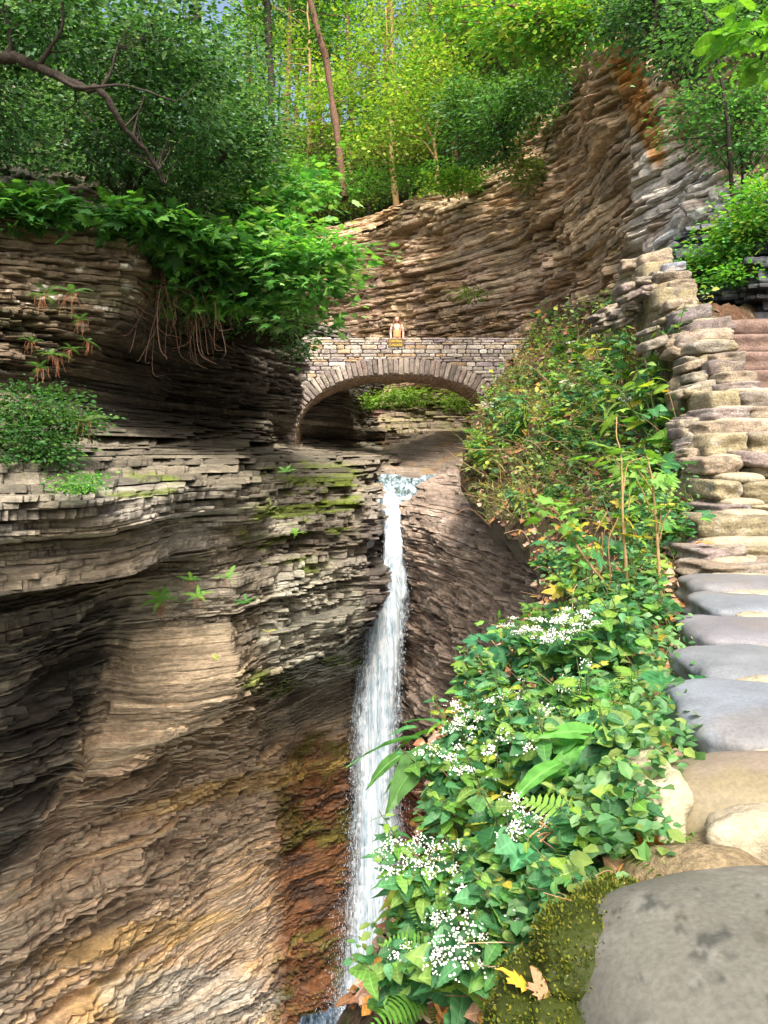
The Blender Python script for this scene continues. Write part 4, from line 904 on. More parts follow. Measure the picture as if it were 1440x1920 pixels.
G2 = generic(102, 19, 2.9, MG + YG[2:3], .22, 400, M_REDBARK, low=.45, label='tall slender forest tree with green crown above the far cliff')
G3 = generic(103, 10, 2.7, MG + YG, .19, 430, low=.15, label='bushy mid green tree on the wooded slope above the far cliff')
G4 = generic(104, 21, 2.2, DG + MG, .22, 330, M_REDBARK, low=.6, label='tall dark conifer with bare trunk on the wooded slope')
protos = [G1, G2, G3, G4]; used = [False] * 4
spots = [(600, 60, 1), (540, 54, 3), (500, 48, 2), (450, 44, 2), (660, 56, 1), (720, 62, 3), (770, 52, 0), (820, 60, 1), (870, 50, 2), (930, 54, 1), (960, 46, 0), (1010, 48, 3), (1060, 40, 0), (1110, 36, 2), (1160, 42, 1), (1200, 34, 0), (480, 60, 1),
         (560, 70, 1), (640, 74, 3), (700, 74, 1), (780, 72, 2), (850, 76, 1), (930, 70, 3), (1010, 66, 1), (1090, 56, 2), (1250, 30, 2), (1320, 28, 2), (1400, 26, 0), (1450, 30, 1), (690, 46, 2), (745, 44, 0), (900, 40, 2), (850, 44, 0), (1000, 36, 2), (590, 48, 0), (640, 47, 2), (1150, 30, 0), (1080, 31, 2), (530, 45, 2), (460, 70, 2)]
for px, d, k in spots:
    x = (px - 720) / F * d; o = protos[k] if not used[k] else copy_tree(protos[k]); used[k] = True
    z = hillz(x, d) - .4 if px > 440 else 12
    o.location = (x, d, z); o.rotation_euler = (rt.normal() * .04, rt.normal() * .04, rt.random() * 6.28); q = rt.uniform(.8, 1.15); o.scale = (q, q, q * rt.uniform(.9, 1.1))
    zn = next(t for lim, t in ((560, 'left of the leaning pine'), (700, 'just right of the leaning pine'), (860, 'around the centre red trunk'), (1040, 'above the sloping cliff edge'), (9999, 'above the pale rock at top right')) if px < lim)
    kd = ['yellow green young tree', 'tall slender green tree', 'bushy mid green tree', 'tall bare-trunked dark conifer'][k]
    o['label'] = kd + (' far back ' if d > 55 else ' ') + zn; o['group'] = kd + 's' + (' far back ' if d > 55 else ' ') + zn
# single trees one can pick out
tree('pine_tree', 'tall leaning reddish pine trunk standing left of centre on the far slope', 'tree', [(PL((646, 372, 36), (641, 330, 36), (630, 240, 36), (612, 120, 36), (582, 0, 36), (560, -120, 36)), .18, .12)],
     [pb(560, -150, 36, 90, 60), pb(600, 60, 36, 30, 14)], 160, .2, MG, 21, 12, .5, nb=20, bark=M_REDBARK)
tree('pine_tree', 'straight red-barked trunk rising at the top centre of the wooded slope', 'tree', [(PL((846, 170, 44), (845, 90, 44), (843, 0, 44), (842, -150, 44)), .30, .22)],
     [pb(840, -170, 44, 100, 60)], 120, .2, MG, 22, 12, .5, nb=10, bark=M_REDBARK)
tree('pine_tree', 'thin dark trunk beside the curved root left of the leaning pine', 'tree', [(PL((514, 340, 34), (511, 250, 34), (508, 150, 34), (500, 0, 34), (496, -100, 34)), .17, .12)],
     [pb(500, -60, 34, 60, 60), pb(470, 40, 34, 40, 40)], 120, .18, MG, 23, 12, .4, nb=10)
tree('pine_tree', 'pale slim trunk between the leaning pine and the centre trunk', 'tree', [(PL((742, 210, 46), (736, 100, 46), (728, -100, 46)), .16, .12)],
     [pb(735, -90, 46, 70, 60), pb(760, 30, 46, 50, 30)], 140, .2, YG, 24, 12, .5, nb=10, bark=M_STEM)
tree('sapling', 'yellow green sapling with pale forked stem on the far cliff edge', 'tree',
     [(PL((821, 358, 33.5), (817, 300, 33.5), (812, 262, 33.4), (790, 220, 33.3), (760, 170, 33.2)), .10, .03), (PL((813, 265, 33.4), (822, 220, 33.4), (830, 160, 33.4)), .06, .02), (PL((818, 300, 33.5), (790, 262, 33.3), (750, 250, 33.2)), .05, .015)],
     [pb(770, 160, 33.2, 80, 50), pb(740, 230, 33.0, 80, 46), pb(840, 190, 33.4, 60, 50), pb(800, 110, 33.4, 60, 36), pb(700, 270, 33, 60, 26)], 480, .16, YG, 25, 10, .42, nb=60, bark=M_STEM)
tree('hanging_bush', 'yellow green branches drooping at the top right of the woods', 'tree',
     [(PL((1030, 40, 19), (1060, 60, 19), (1090, 88, 19)), .10, .04)],
     [pb(1020, 30, 19, 70, 60), pb(1080, 40, 18.6, 60, 60), pb(960, 60, 20, 70, 60), pb(1130, 10, 18.6, 60, 40), pb(900, 30, 22, 80, 50), pb(1040, 110, 19.4, 40, 40)], 620, .13, YG + BG_, 26, 11, .3, nb=40, bark=M_REDBARK)
tree('cliff_edge_bush', 'dense dark green bush covering the sloping far cliff edge', 'bush',
     [(PL((950, 290, 27.5), (940, 250, 27.4), (920, 200, 27.4)), .06, .02)],
     [pb(960, 215, 27, 80, 50), pb(900, 250, 28.6, 80, 50), pb(1000, 170, 25.6, 60, 50), pb(870, 200, 29, 60, 50), pb(1040, 150, 24.4, 40, 40), pb(940, 290, 27.6, 60, 18)], 760, .13, MG + DG, 27, 12, .34, nb=40)
tree('cliff_edge_bush', 'low light green creeping bush on the left end of the far cliff edge', 'bush', [],
     [pb(680, 345, 35.6, 80, 22), pb(760, 330, 34.6, 50, 18), pb(620, 365, 36.4, 40, 20), pb(860, 325, 31.6, 70, 20), pb(560, 330, 36, 60, 30)], 420, .14, MG + BG_, 28, 12, .34)
tree('cliff_edge_bush', 'small bright bush beside the foot of the pale sapling', 'bush', [], [pb(850, 340, 31.5, 50, 16), pb(800, 350, 33, 18, 14)], 110, .14, BG_ + YG, 29, 11, .3)
tree('cliff_tuft', 'pale green tuft growing from a ledge of the far cliff', 'plant', [], [pb(985, 325, 27.2, 34, 26)], 60, .13, [(.22, .28, .09), (.15, .24, .06)], 30, 11, .28)
tree('cliff_tuft', 'small green tuft low on the far cliff right of the person', 'plant', [], [pb(882, 548, 30.2, 18, 12)], 26, .12, [(.15, .22, .06)], 31, 11, .22)
tree('arch_bush', 'green bushes on the ledge seen through the bridge arch', 'bush', [], [pb(770, 742, 31.4, 90, 14), pb(855, 752, 30.6, 40, 16), pb(700, 755, 32.6, 50, 10)], 190, .13, [(.12, .24, .04), (.18, .3, .05)], 32, 11, .28)
# trees at the upper right ------------------------------------------------
tree('thin_tree', 'slender dark-stemmed tree in front of the pale rock at right', 'tree',
     [(PL((1382, 440, 9.6), (1372, 360, 9.4), (1365, 250, 9.2), (1350, 130, 9.2), (1320, 20, 9.2)), .035, .012), (PL((1382, 440, 9.6), (1392, 330, 9.5), (1376, 220, 9.4)), .02, .006)],
     [pb(1330, 210, 9.6, 90, 50), pb(1390, 260, 9.4, 70, 60), pb(1300, 250, 9.8, 50, 30), pb(1420, 160, 9.4, 60, 60), pb(1340, 60, 9.6, 100, 60), pb(1430, 360, 9.4, 40, 40)], 400, .06, [(.08, .22, .07), (.06, .17, .06), (.13, .3, .09)], 33, 12, .16, nb=70)
tree('dark_overhanging_tree', 'dark green foliage hanging over the top of the right cliff', 'tree',
     [(PL((1240, -80, 13), (1230, 30, 13), (1215, 100, 13)), .06, .02)],
     [pb(1230, 30, 13.5, 90, 60), pb(1290, 90, 12.8, 60, 50), pb(1180, 20, 14.5, 60, 40), pb(1400, 0, 12, 120, 50)], 620, .085, DG + [(.07, .2, .08)], 34, 12, .22, nb=50)
tree('near_branch', 'sprig of large bright leaves at the upper right edge', 'plant',
     [(PL((1560, 120, 5), (1470, 90, 5), (1400, 60, 5)), .012, .004)], [pb(1410, 60, 5, 40, 36), pb(1440, 110, 5, 30, 30)], 26, .11, [(.16, .36, .04), (.12, .3, .05)], 35, 5, .1, T=L_OV)
tree('bank_bush', 'bright green grassy bush on the dark rock above the steps', 'bush', [],
     [pb(1400, 440, 8.4, 60, 60), pb(1330, 485, 8.9, 46, 32), pb(1440, 380, 8.2, 50, 50), pb(1380, 520, 8.2, 40, 16), pb(1300, 515, 9, 20, 14), pb(1290, 470, 9.2, 16, 10)], 470, .055, BG_ + [(.2, .3, .06)], 36, 12, .13)

# ------------------------------------------------------------------ plants of the bank
rb = np.random.default_rng(2024)
def bank_pt(px, py):
    i = int(np.clip((py - 575) / 1385 * (nr_b - 1), 0, nr_b - 1)); e = ex[i, 0]
    j = int(np.clip(np.clip((px - e) / (1560 - e), 0, 1) ** (1 / 1.15) * (ncb - 1), 0, ncb - 1)); return VB[i, j]
nr_b = VB.shape[0]
GREENS = [(.065, .20, .075), (.095, .27, .115), (.085, .25, .06), (.03, .12, .04), (.15, .33, .06), (.045, .16, .06), (.20, .34, .08)]
YGR = [(.20, .34, .05), (.14, .30, .05), (.30, .36, .05)]
M_FLOW = simple('white_petals', (.82, .84, .78), .7, 60, .08)
OCT = (np.array([[1, 0, 0], [-1, 0, 0], [0, 1, 0], [0, -1, 0], [0, 0, 1], [0, 0, -1.]]), [np.array([[0, 2, 4], [2, 1, 4], [1, 3, 4], [3, 0, 4], [2, 0, 5], [1, 2, 5], [3, 1, 5], [0, 3, 5]])])
def plant_proto(name, label, group, seed, H, npair, leaf, T, pal, flowers=0, nst=3, lean=(-.2, -.15), yel=.012):
    r = np.random.default_rng(seed); root = tag(empty(name), label, 'plant', group); fm = MB(); sm = MB(); wms = []; anyf = False
    for s_ in range(nst):
        a = r.uniform(0, 6.28); sp = r.uniform(.05, .35) * (nst > 1); h = H * r.uniform(.7, 1.1)
        tip = np.array([math.cos(a) * sp * h + lean[0] * h, math.sin(a) * sp * h + lean[1] * h, h])
        q = spline([[0, 0, -.03], tip * [.25, .25, .4], tip * [.6, .6, .75], tip], 5); V, Fc = tube(q, np.linspace(.0035, .0012, len(q)) * (H / .4) ** .5, 5); sm.add(V, Fc)
        for k in range(npair):
            t = .22 + .76 * k / max(1, npair - 1); c = q[min(int(t * (len(q) - 1)), len(q) - 1)]; az = k * 1.57 + r.uniform(-.3, .3) + a; sz = leaf * (1.15 - .75 * t ** 3) * r.uniform(.8, 1.15)
            d = np.array([[math.cos(az + o) , math.sin(az + o), r.uniform(-.25, .35)] for o in (0, math.pi)]); up = unit(np.array([-.15, -.35, 1.0]) + .35 * r.normal(size=(2, 3)))
            cc = leafcols(r, 2, pal, .15)
            if r.random() < yel: cc[:] = (.42, .36, .05)
            st_ = c + unit(d) * sz * .22
            T_ = T if T is L_MA else CURL[id(T)][r.integers(3)]
            scatter(fm, T_, st_, rot_basis(unit(d), up), [sz, sz * r.uniform(.85, 1.1)], col=cc)
            for e in st_: V, Fc = tube([c, (c + e) / 2 + [0, 0, .004], e], [.0014, .001, .0008], 4); sm.add(V, Fc)
        if flowers and r.random() < .85:
            anyf = True; wm_ = MB()
            for f in range(flowers):
                cc = tip + r.normal(size=3) * [.035, .035, .012]; n = r.integers(16, 30); p = cc + r.normal(size=(n, 3)) * [.012, .012, .005]; V, Fc = tube([q[-2], cc], [.001, .0007], 3); sm.add(V, Fc)
                scatter(wm_, OCT, p, np.tile(np.eye(3), (n, 1, 1)), r.uniform(.0018, .0034, n))
            wms.append(wm_)
    fm.build('foliage', M_LEAF, root); sm.build('stem', M_GSTEM, root)
    for w_ in wms: w_.build('flower_head', M_FLOW, root)
    return root
M_GSTEM = simple('green_stem', (.10, .13, .05), .7, 60, .3)
M_FERN = M_LEAF
def fern_proto(label, group, seed, n=8, L=.35, pal=((.12, .30, .05), (.18, .34, .06)), droop=0, dead=0, cat='fern'):
    r = np.random.default_rng(seed); root = tag(empty('fern'), label, cat, group); fm = MB()
    az = np.arange(n) / n * 6.28 + r.uniform(-.3, .3, n); d = np.stack([np.cos(az), np.sin(az), .35 - droop + .2 * r.normal(size=n)], -1)
    scatter(fm, L_FE if 'bank' in label else L_FN, d * .01, rot_basis(unit(d), np.tile([0, 0, 1.], (n, 1)) + .15 * r.normal(size=(n, 3))), L * r.uniform(.7, 1.15, n), col=leafcols(r, n, pal, .12))
    fm.build('fronds', M_FERN, root)
    if dead:
        dm = MB()
        for k in range(dead):
            a = r.normal(size=3) * [.06, .03, 0]; e = a + np.array([r.normal() * .07, -.08, -r.uniform(.12, .38)]); q = spline([a, (a + e) / 2 + [0, -.05, .04], e], 4); V, Fc = tube(q, .004, 3); dm.add(V, Fc)
        dm.build('dead_fronds', simple('dead_frond', (.24, .11, .055), .9, 30, .4), root)
    return root
PLACES = [(lambda x, y: y > 1640 and x > 930, 'near the moss and dead leaves by the nearest wall stone'), (lambda x, y: y > 1640, 'at the bottom edge in front of the falling water'), (lambda x, y: y > 1300 and x > 1060, 'beside the broad bluish wall stones'),
          (lambda x, y: y > 1300, 'on the steep bank right of the wet rock'), (lambda x, y: y > 950 and x > 1130, 'at the foot of the wall by the bare sapling stems'), (lambda x, y: y > 950, 'by the rocky lip of the bank above the overhang'),
          (lambda x, y: x < 1010, 'beside the right end of the bridge'), (lambda x, y: True, 'below the rubble end of the wall')]
def where(o, px, py):
    w = next(t for f, t in PLACES if f(px, py)); n = o.name.split('.')[0].replace('_', ' ')
    look = {'snakeroot': 'leafy snakeroot plant', 'leafy plant': 'low leafy plant', 'tall weed': 'tall weed with pointed leaves', 'maple seedling': 'young maple with lobed leaves', 'fern': 'small green fern'}[n]
    o['label'] = look + ' ' + w; o['group'] = n + ' plants ' + w
def place(protos, used, px, py, sc=1, tilt=.12, pt=None):
    k = rb.integers(len(protos)); o = protos[k] if id(protos[k]) not in used else copy_tree(protos[k]); used.add(id(protos[k]))
    p = bank_pt(px, py) if pt is None else pt; o.location = tuple(p); o.rotation_euler = (rb.normal() * tilt, rb.normal() * tilt, rb.uniform(-.9, .9)); o.scale = (sc,) * 3
    if pt is None: where(o, px, py)
    return o
CURL = {id(L_OV): [L_OV, t_ovate(12, .31, .55, .045), t_ovate(12, .40, .05, .05)], id(L_LONG): [L_LONG, t_ovate(9, .17, .7, .012), t_ovate(9, .22, .1, .015)], id(L_ROUND): [L_ROUND, t_ovate(7, .40, .45, .02), t_ovate(7, .46, .0, .03)]}
SNK = [plant_proto('snakeroot', 'white-flowered leafy plant among the greenery of the bank', 'white flowered plants on the bank', 300 + i, .30, 5, .072, L_OV, GREENS, (3, 1, 0, 0, 0)[i], 4) for i in range(5)]
HRB = [plant_proto('leafy_plant', 'low leafy green plant without flowers on the bank', 'low leafy plants on the bank', 320 + i, .18, 4, .05, (L_OV, L_ROUND, L_LONG)[i % 3], GREENS + YGR[:1], 0, 6) for i in range(5)]
TAL = [plant_proto('tall_weed', 'taller stalk with pointed leaves on the bank', 'tall weeds on the bank', 340 + i, .45, 9, .08, (L_LONG, L_OV)[i % 2], GREENS + YGR, 0, 3) for i in range(3)]
MSD = [plant_proto('maple_seedling', 'young maple with lobed yellow green leaves on the bank', 'maple seedlings on the bank', 350 + i, .30, 3, .066, L_MA, YGR[:2] + GREENS[1:5], 0, 2, yel=.07) for i in range(4)]
FRN = [fern_proto('green fern growing among the plants on the bank', 'ferns on the bank', 360 + i, 7, .24) for i in range(3)]
used = set()
def zone(protos, n, x, y, sc, cond=lambda px, py: True, fit=1.0):
    c = 0; t = 0
    while c < n and t < n * 30:
        t += 1; px = rb.uniform(*x); py = rb.uniform(*y)
        lo = edge_x(py) + np.interp(py, [900, 1300, 1500, 1900], [4, 20, 50, 75]); hi = np.interp(py, [600, 700, 860, 1000, 1080, 1300, 1480, 1620, 1700, 1900], [1230, 1260, 1290, 1300, 1270, 1245, 1190, 1210, 1130, 1000])
        if not (lo < px < hi) or not cond(px, py): continue
        place(protos, used, px, py, sc * rb.uniform(.75, 1.2)); c += 1
zone(SNK, 30, (600, 1150), (1380, 1930), .8, lambda x, y: x < 1090 - (y - 1400) * .25 )
zone(SNK, 16, (800, 1200), (1250, 1500), .85)
zone(HRB, 40, (640, 1240), (1250, 1900), .75)
zone(MSD, 16, (800, 1150), (1180, 1420), .9)
zone(TAL, 9, (700, 1000), (1350, 1750), .7); zone(FRN, 5, (640, 850), (1700, 1900), .6); zone(FRN, 12, (1120, 1250), (1150, 1600), .75)
zone(HRB, 44, (880, 1300), (900, 1250), 1.2); zone(MSD, 12, (930, 1280), (880, 1150), 1.1); zone(TAL, 10, (900, 1280), (850, 1150), 1.0)
zone(HRB, 55, (850, 1270), (600, 900), 1.7); zone(TAL, 26, (850, 1270), (600, 880), 1.6); zone(MSD, 16, (870, 1250), (610, 850), 2.0); zone(SNK, 8, (900, 1200), (640, 850), 1.6)
zone(TAL, 10, (840, 1000), (760, 900), 1.8)
# ground cover and litter: nobody could count them
def bank_many(n, x, y, cond=None):
    out = []
    while len(out) < n:
        px = rb.uniform(*x); py = rb.uniform(*y)
        if px < edge_x(py) - 2 or (cond and not cond(px, py)): continue
        out.append(bank_pt(px, py))
    return np.array(out)
gc = MB(); p = bank_many(11000, (580, 1340), (585, 1900)); dd = p[:, 1]; nz = fbm(p * [1.5, 1.5, 1.5] / np.clip(dd / 4, .5, 3)[:, None], 3, 7)
ok = nz > -.22; p = p[ok]; n = len(p); dd = p[:, 1]
sz = np.maximum(.026, .0066 * dd) * rb.uniform(.6, 1.5, n); f = unit(rb.normal(size=(n, 3)) * [1, 1, .5]); up = unit(np.array([-.3, -.3, 1]) + .5 * rb.normal(size=(n, 3)))
pal = np.array([(.08, .22, .08), (.13, .29, .09), (.06, .16, .06), (.22, .32, .08), (.16, .30, .13)]); c = pal[rb.integers(5, size=n)] * rb.uniform(.7, 1.25, (n, 1)); c[dd > 7] = c[dd > 7] * [1.6, 1.2, 1.0]
p = p + np.array([-.03, -.05, 1]) * (rb.random((n, 1)) ** 1.5) * np.clip(.10 + .035 * dd, .1, .5)[:, None]
scatter(gc, L_SM, p, rot_basis(f, up), sz, col=c); tag(gc.build('ground_cover', M_LEAF), 'small-leaved green ground cover carpeting the bank', 'ground cover', None, 'stuff')
lt = MB(); p = bank_many(8000, (640, 1340), (585, 1910)); n = len(p); dd = p[:, 1]; pal = np.array([(.22, .10, .05), (.30, .15, .07), (.14, .07, .045), (.36, .22, .13), (.40, .28, .2), (.42, .2, .04)])
scatter(lt, L_ROUND, p + np.array([0, -.005, .012]), rot_basis(unit(rb.normal(size=(n, 3)) * [1, 1, .35]), unit(np.array([-.4, -.4, 1]) + .35 * rb.normal(size=(n, 3)))), np.maximum(.04, .008 * dd) * rb.uniform(.6, 1.3, n), col=pal[rb.integers(6, size=n)] * rb.uniform(.6, 1.1, (n, 1)))
M_DRYL = attr_mat('dry_leaf', .8, 60, .3, .3, .003); tag(lt.build('leaf_litter', M_DRYL), 'brown fallen leaves littering the bank', 'leaf litter', None, 'stuff')
gs = MB(); p = np.concatenate([bank_many(500, (1180, 1300), (900, 1060)), bank_many(900, (880, 1150), (820, 1000)), bank_many(900, (900, 1250), (620, 820))]); n = len(p); pal = np.array([(.2, .28, .07), (.35, .3, .14), (.12, .2, .05)])
scatter(gs, L_BL, p, rot_basis(unit(rb.normal(size=(n, 3)) * [1, 1, .3] + [-.4, -.3, .6]), unit(np.array([0, 0, 1.]) + .3 * rb.normal(size=(n, 3)))), np.maximum(.12, .035 * p[:, 1]) * rb.uniform(.6, 1.2, n), col=pal[rb.integers(3, size=n)])
tag(gs.build('grass', M_LEAF), 'thin grass blades drooping over the bank', 'grass', None, 'stuff')
tw = MB(); p = np.concatenate([bank_many(170, (850, 1290), (620, 1000)), bank_many(110, (700, 1250), (1000, 1850))]); r = np.random.default_rng(8)
for a in p:
    k = np.clip(a[1] / 3, .5, 4); L = r.uniform(.08, .32) * k; d = unit(np.array([r.normal() - .3, r.normal() * .4 - .3, .2 + r.random()])); m_ = a + d * L * .5 + r.normal(size=3) * L * .08
    q = spline([a, m_, a + d * L + np.array([0, 0, -.25 * L * r.random()])], 4); V, Fc = tube(q, np.linspace(.0022, .001, len(q)) * k ** .6, 4); c = np.array([(.42, .30, .18), (.30, .17, .10), (.2, .1, .07)])[r.integers(3)]; tw.add(V, Fc, col=c)
tag(tw.build('twigs', M_DRYL), 'dry brown twigs and stalks sticking out of the bank', 'twigs', None, 'stuff')
# plants one can pick out
def btree(lab, trunks, blobs, ncl, leaf, pal, seed, T, per=5, cl=.07, flat=.3, bark=None, nm='maple_sapling'):
    return tree(nm, lab, 'plant', trunks, blobs, ncl, leaf, pal, seed, per, cl, T, nb=ncl, bark=bark or M_STEM, flat=flat)
btree('thin tan-stemmed maple sapling rising beside the wall, with lobed leaves at its tips', [(PL((1243, 1186, 2.95), (1185, 1120, 2.9), (1170, 1010, 2.85), (1166, 900, 2.85), (1164, 860, 2.85)), .008, .003),
      (PL((1240, 1150, 2.9), (1232, 1000, 2.9), (1222, 900, 2.9), (1212, 850, 2.9)), .007, .003)], [pb(1215, 880, 2.9, 60, 30), pb(1170, 860, 2.85, 40, 26), pb(1240, 960, 2.9, 34, 20), pb(1160, 780, 2.9, 50, 26)], 12, .052, YGR[:2] + GREENS[4:], 400, L_MA)
btree('maple sapling slanting left from the foot of the wall with pale bare stem', [(PL((1243, 1190, 2.9), (1170, 1130, 2.95), (1100, 1050, 3.0), (1045, 960, 3.1)), .007, .003), (PL((1240, 1188, 2.9), (1150, 1168, 2.9), (1050, 1175, 2.9)), .005, .002)],
      [pb(1045, 960, 3.1, 60, 26), pb(1110, 1000, 3.0, 50, 40), pb(1140, 950, 3.0, 50, 30)], 11, .052, YGR[:2] + GREENS[4:] + [(.42, .38, .04)], 401, L_MA)
btree('broad turquoise green maple leaves above the fall edge of the bank', [(PL((960, 1290, 3.5), (960, 1240, 3.4), (965, 1210, 3.4)), .006, .003)], [pb(940, 1210, 3.4, 70, 26), pb(990, 1240, 3.3, 40, 24), pb(920, 1180, 3.4, 30, 14)], 12, .08, [(.10, .3, .15), (.08, .3, .12), (.05, .2, .09)], 402, L_MA)
btree('yellow green maple leaves with a reddish tip at the edge of the bank', [(PL((980, 1210, 3.6), (950, 1180, 3.6), (920, 1170, 3.6)), .005, .002)], [pb(940, 1168, 3.6, 50, 14), pb(1010, 1168, 3.6, 40, 14)], 7, .058, YGR[:2] + GREENS[4:], 403, L_MA)
btree('large smooth leaf beside the bluish wall stone', [(PL((1240, 1370, 1.9), (1245, 1330, 1.85), (1243, 1300, 1.82)), .004, .002)], [pb(1243, 1320, 1.8, 14, 20)], 2, .12, [(.05, .2, .07)], 404, L_OV, per=3, cl=.03, nm='leafy_plant')
btree('bright plant with long pointed leaves beside the mortared wall', [(PL((1180, 1450, 1.75), (1175, 1420, 1.72), (1165, 1400, 1.7)), .004, .002)], [pb(1170, 1410, 1.7, 50, 26), pb(1150, 1440, 1.7, 26, 20)], 5, .11, [(.11, .32, .06)], 405, L_LONG, per=5, cl=.05, nm='leafy_plant')
btree('upright willow-like stalk with long leaves in front of the wet rock', [(PL((860, 1480, 2.5), (850, 1420, 2.5), (835, 1370, 2.5)), .005, .002)], [pb(838, 1385, 2.5, 30, 36)], 8, .15, [(.08, .24, .08), (.12, .3, .07)], 406, L_LONG, per=3, cl=.05, nm='tall_weed')
btree('plant with rounded paired leaflets low on the bank by the mossy stone', [(PL((1080, 1640, 1.35), (1060, 1580, 1.3), (1010, 1540, 1.3)), .003, .0015), (PL((1080, 1640, 1.35), (1100, 1580, 1.3), (1120, 1530, 1.3)), .003, .0015)], [pb(1060, 1590, 1.32, 70, 36), pb(1010, 1560, 1.3, 40, 24), pb(1110, 1540, 1.3, 30, 24)], 14, .038, [(.08, .24, .11), (.07, .27, .11)], 407, L_ROUND, per=4, cl=.03, nm='leafy_plant')
# ferns and plants on the left cliff
FL = [fern_proto('fern rooted in a crack of the shaded left cliff with brown dead fronds below', 'ferns on the left cliff', 420, 7, .34, ((.07, .18, .05), (.10, .2, .05)), .2, 14), fern_proto('fern rooted in a crack of the shaded left cliff with brown dead fronds below', 'ferns on the left cliff', 421, 6, .3, ((.09, .22, .06),), .1, 10)]
for px, py, d, q in [(135, 548, 11.6, 1.1), (88, 555, 11.5, .9), (150, 600, 11.7, .7), (98, 665, 11.4, .9), (75, 690, 11.3, .7), (165, 640, 11.8, .6), (135, 655, 11.6, .6), (60, 640, 11.3, .6)]:
    place(FL, used, 0, 0, q, .15, P(px, py, d))
def onefern(px, py, d, q, lab, pal, dead=0, seed=430, n=7, nm='fern'):
    q = q * .82
    o = fern_proto(lab, None, seed, n, .36, pal, .05, dead); o.location = tuple(P(px, py, d)); o.scale = (q,) * 3; o.rotation_euler = (.3, 0, .3); return o
BF = ((.16, .36, .05), (.22, .4, .06), (.12, .3, .06))
onefern(302, 1125, 12.1, 1.15, 'largest bright fern on the left cliff, hanging over the smooth tan face', BF, 14, 431, 10)
onefern(372, 1118, 12.3, .8, 'bright fern just right of the largest one on the left cliff', BF, 14, 432)
onefern(358, 1088, 12.3, .75, 'bright fern above the two hanging over the tan face', BF, 16, 433)
onefern(428, 1082, 12.4, .8, 'fern on the stepped ledge under the moss, right of the others', BF, 8, 434)
onefern(462, 1130, 12.5, .7, 'dark green fern under the ledge left of the fall', ((.06, .2, .04),), 0, 435)
onefern(502, 1185, 13.4, .5, 'single small yellow fern frond on the grey layered rock', ((.4, .42, .05),), 5, 436, 2)
onefern(555, 1000, 13.9, .7, 'fern on the brightest moss cushion left of the fall', BF, 0, 437)
onefern(535, 885, 13.6, .7, 'fern among moss at the top of the rounded cliff', ((.1, .24, .06),), 0, 438)
onefern(372, 562, 13.8, .9, 'pale blue green frond beside the hanging roots', ((.12, .34, .2),), 0, 439, 3)
onefern(470, 590, 14.6, .8, 'fern in the shade right of the hanging roots', ((.08, .26, .12),), 0, 440, 4)
onefern(160, 790, 9.5, .9, 'arching fern at the right end of the ledge shrub', ((.12, .2, .06),), 10, 441, 6)
onefern(405, 1236, 12.6, .35, 'tiny yellow green plant on the tan face', ((.3, .42, .05),), 0, 442, 5)
# hanging roots
hr = MB(); r = np.random.default_rng(12)
for k in range(95):
    a = P(r.uniform(255, 400), r.uniform(470, 520), r.uniform(13.4, 14.6)); L = r.uniform(.5, 1.7) * (1 if k % 3 else .6); e = a + np.array([r.normal(.15, .35), r.uniform(-.7, -.1), -L]); m_ = (a + e) / 2 + r.normal(size=3) * [.10, .12, .06]; e2 = e + r.normal(size=3) * [.14, .1, .05] - [0, 0, .12]
    q = spline([a, m_, e, e2], 5); V, Fc = tube(q, np.linspace(.009, .002, len(q)) * r.uniform(.5, 1.4), 4); hr.add(V, Fc)
tag(hr.build('hanging_roots', simple('root_bark', (.20, .12, .085), .9, 30, .4)), 'tangle of thin brown roots hanging over the dark undercut', 'roots')
soil = MB(); 
for i, (px, py, d, rx, rz_) in enumerate([(330, 500, 15.6, 1.3, .55), (420, 540, 16.2, 1.2, .6), (500, 590, 17.6, 1.0, .7), (270, 470, 14.6, .7, .4)]):
    V, Fc = stone_geo((rx, 1.2, rz_), 950 + i, (24, 20, 14), 2.6, .16, 3); soil.add(V + P(px, py, d), Fc, col=(.045, .035, .022))
tag(soil.build('soil', M_SOIL, None, True), kind='structure')

# moss cushions beside the nearest stone and fallen leaves
mo = MB(); mb_ = MB()
for i, (px, py, d, a, b) in enumerate([(1105, 1770, .96, .075, .045), (1150, 1715, 1.02, .06, .035), (1060, 1890, .93, .10, .05), (1120, 1900, .90, .09, .05), (1175, 1690, 1.08, .05, .03), (1010, 1930, .98, .07, .04)]):
    V, Fc = stone_geo((a, a * 1.1, b), 970 + i, (26, 26, 16), 2.2, .14, 3); c0 = P(px, py, d) - [0, 0, b * .4]; mb_.add(V + c0, Fc, col=(.05, .065, .012))
    n = 5200; q = V[r.integers(len(V), size=n)] + r.normal(size=(n, 3)) * .004; dr = unit(V[r.integers(len(V), size=n)] * 0 + q / [a, a, b] * .6 + r.normal(size=(n, 3)) * .5 + [0, 0, .4])
    c = np.array([(.13, .16, .015), (.19, .19, .02), (.05, .08, .012)])[r.integers(3, size=n)] * r.uniform(.7, 1.2, (n, 1))
    scatter(mb_, L_SM, q + c0, rot_basis(dr, unit(r.normal(size=(n, 3)))), r.uniform(.003, .0065, n), col=c)
tag(mb_.build('moss', M_LEAF), 'olive green moss cushions beside the nearest wall stone', 'moss', None, 'stuff')
def fleaf(p, size, colr, lab, rz, tilt=(0, 0)):
    V, Fs_ = L_MA[:2]; o = mesh('fallen_leaf', V * size * [1, 1, 2.2], [np.asarray(f) for f in Fs_], M_DRY, None, True, col=np.tile(np.array(colr), (len(V), 1))); o.location = tuple(p); o.rotation_euler = (tilt[0], tilt[1], rz); return tag(o, lab, 'fallen leaf', 'fallen leaves lying about')
M_DRY = bpy.data.materials['dry_leaf']
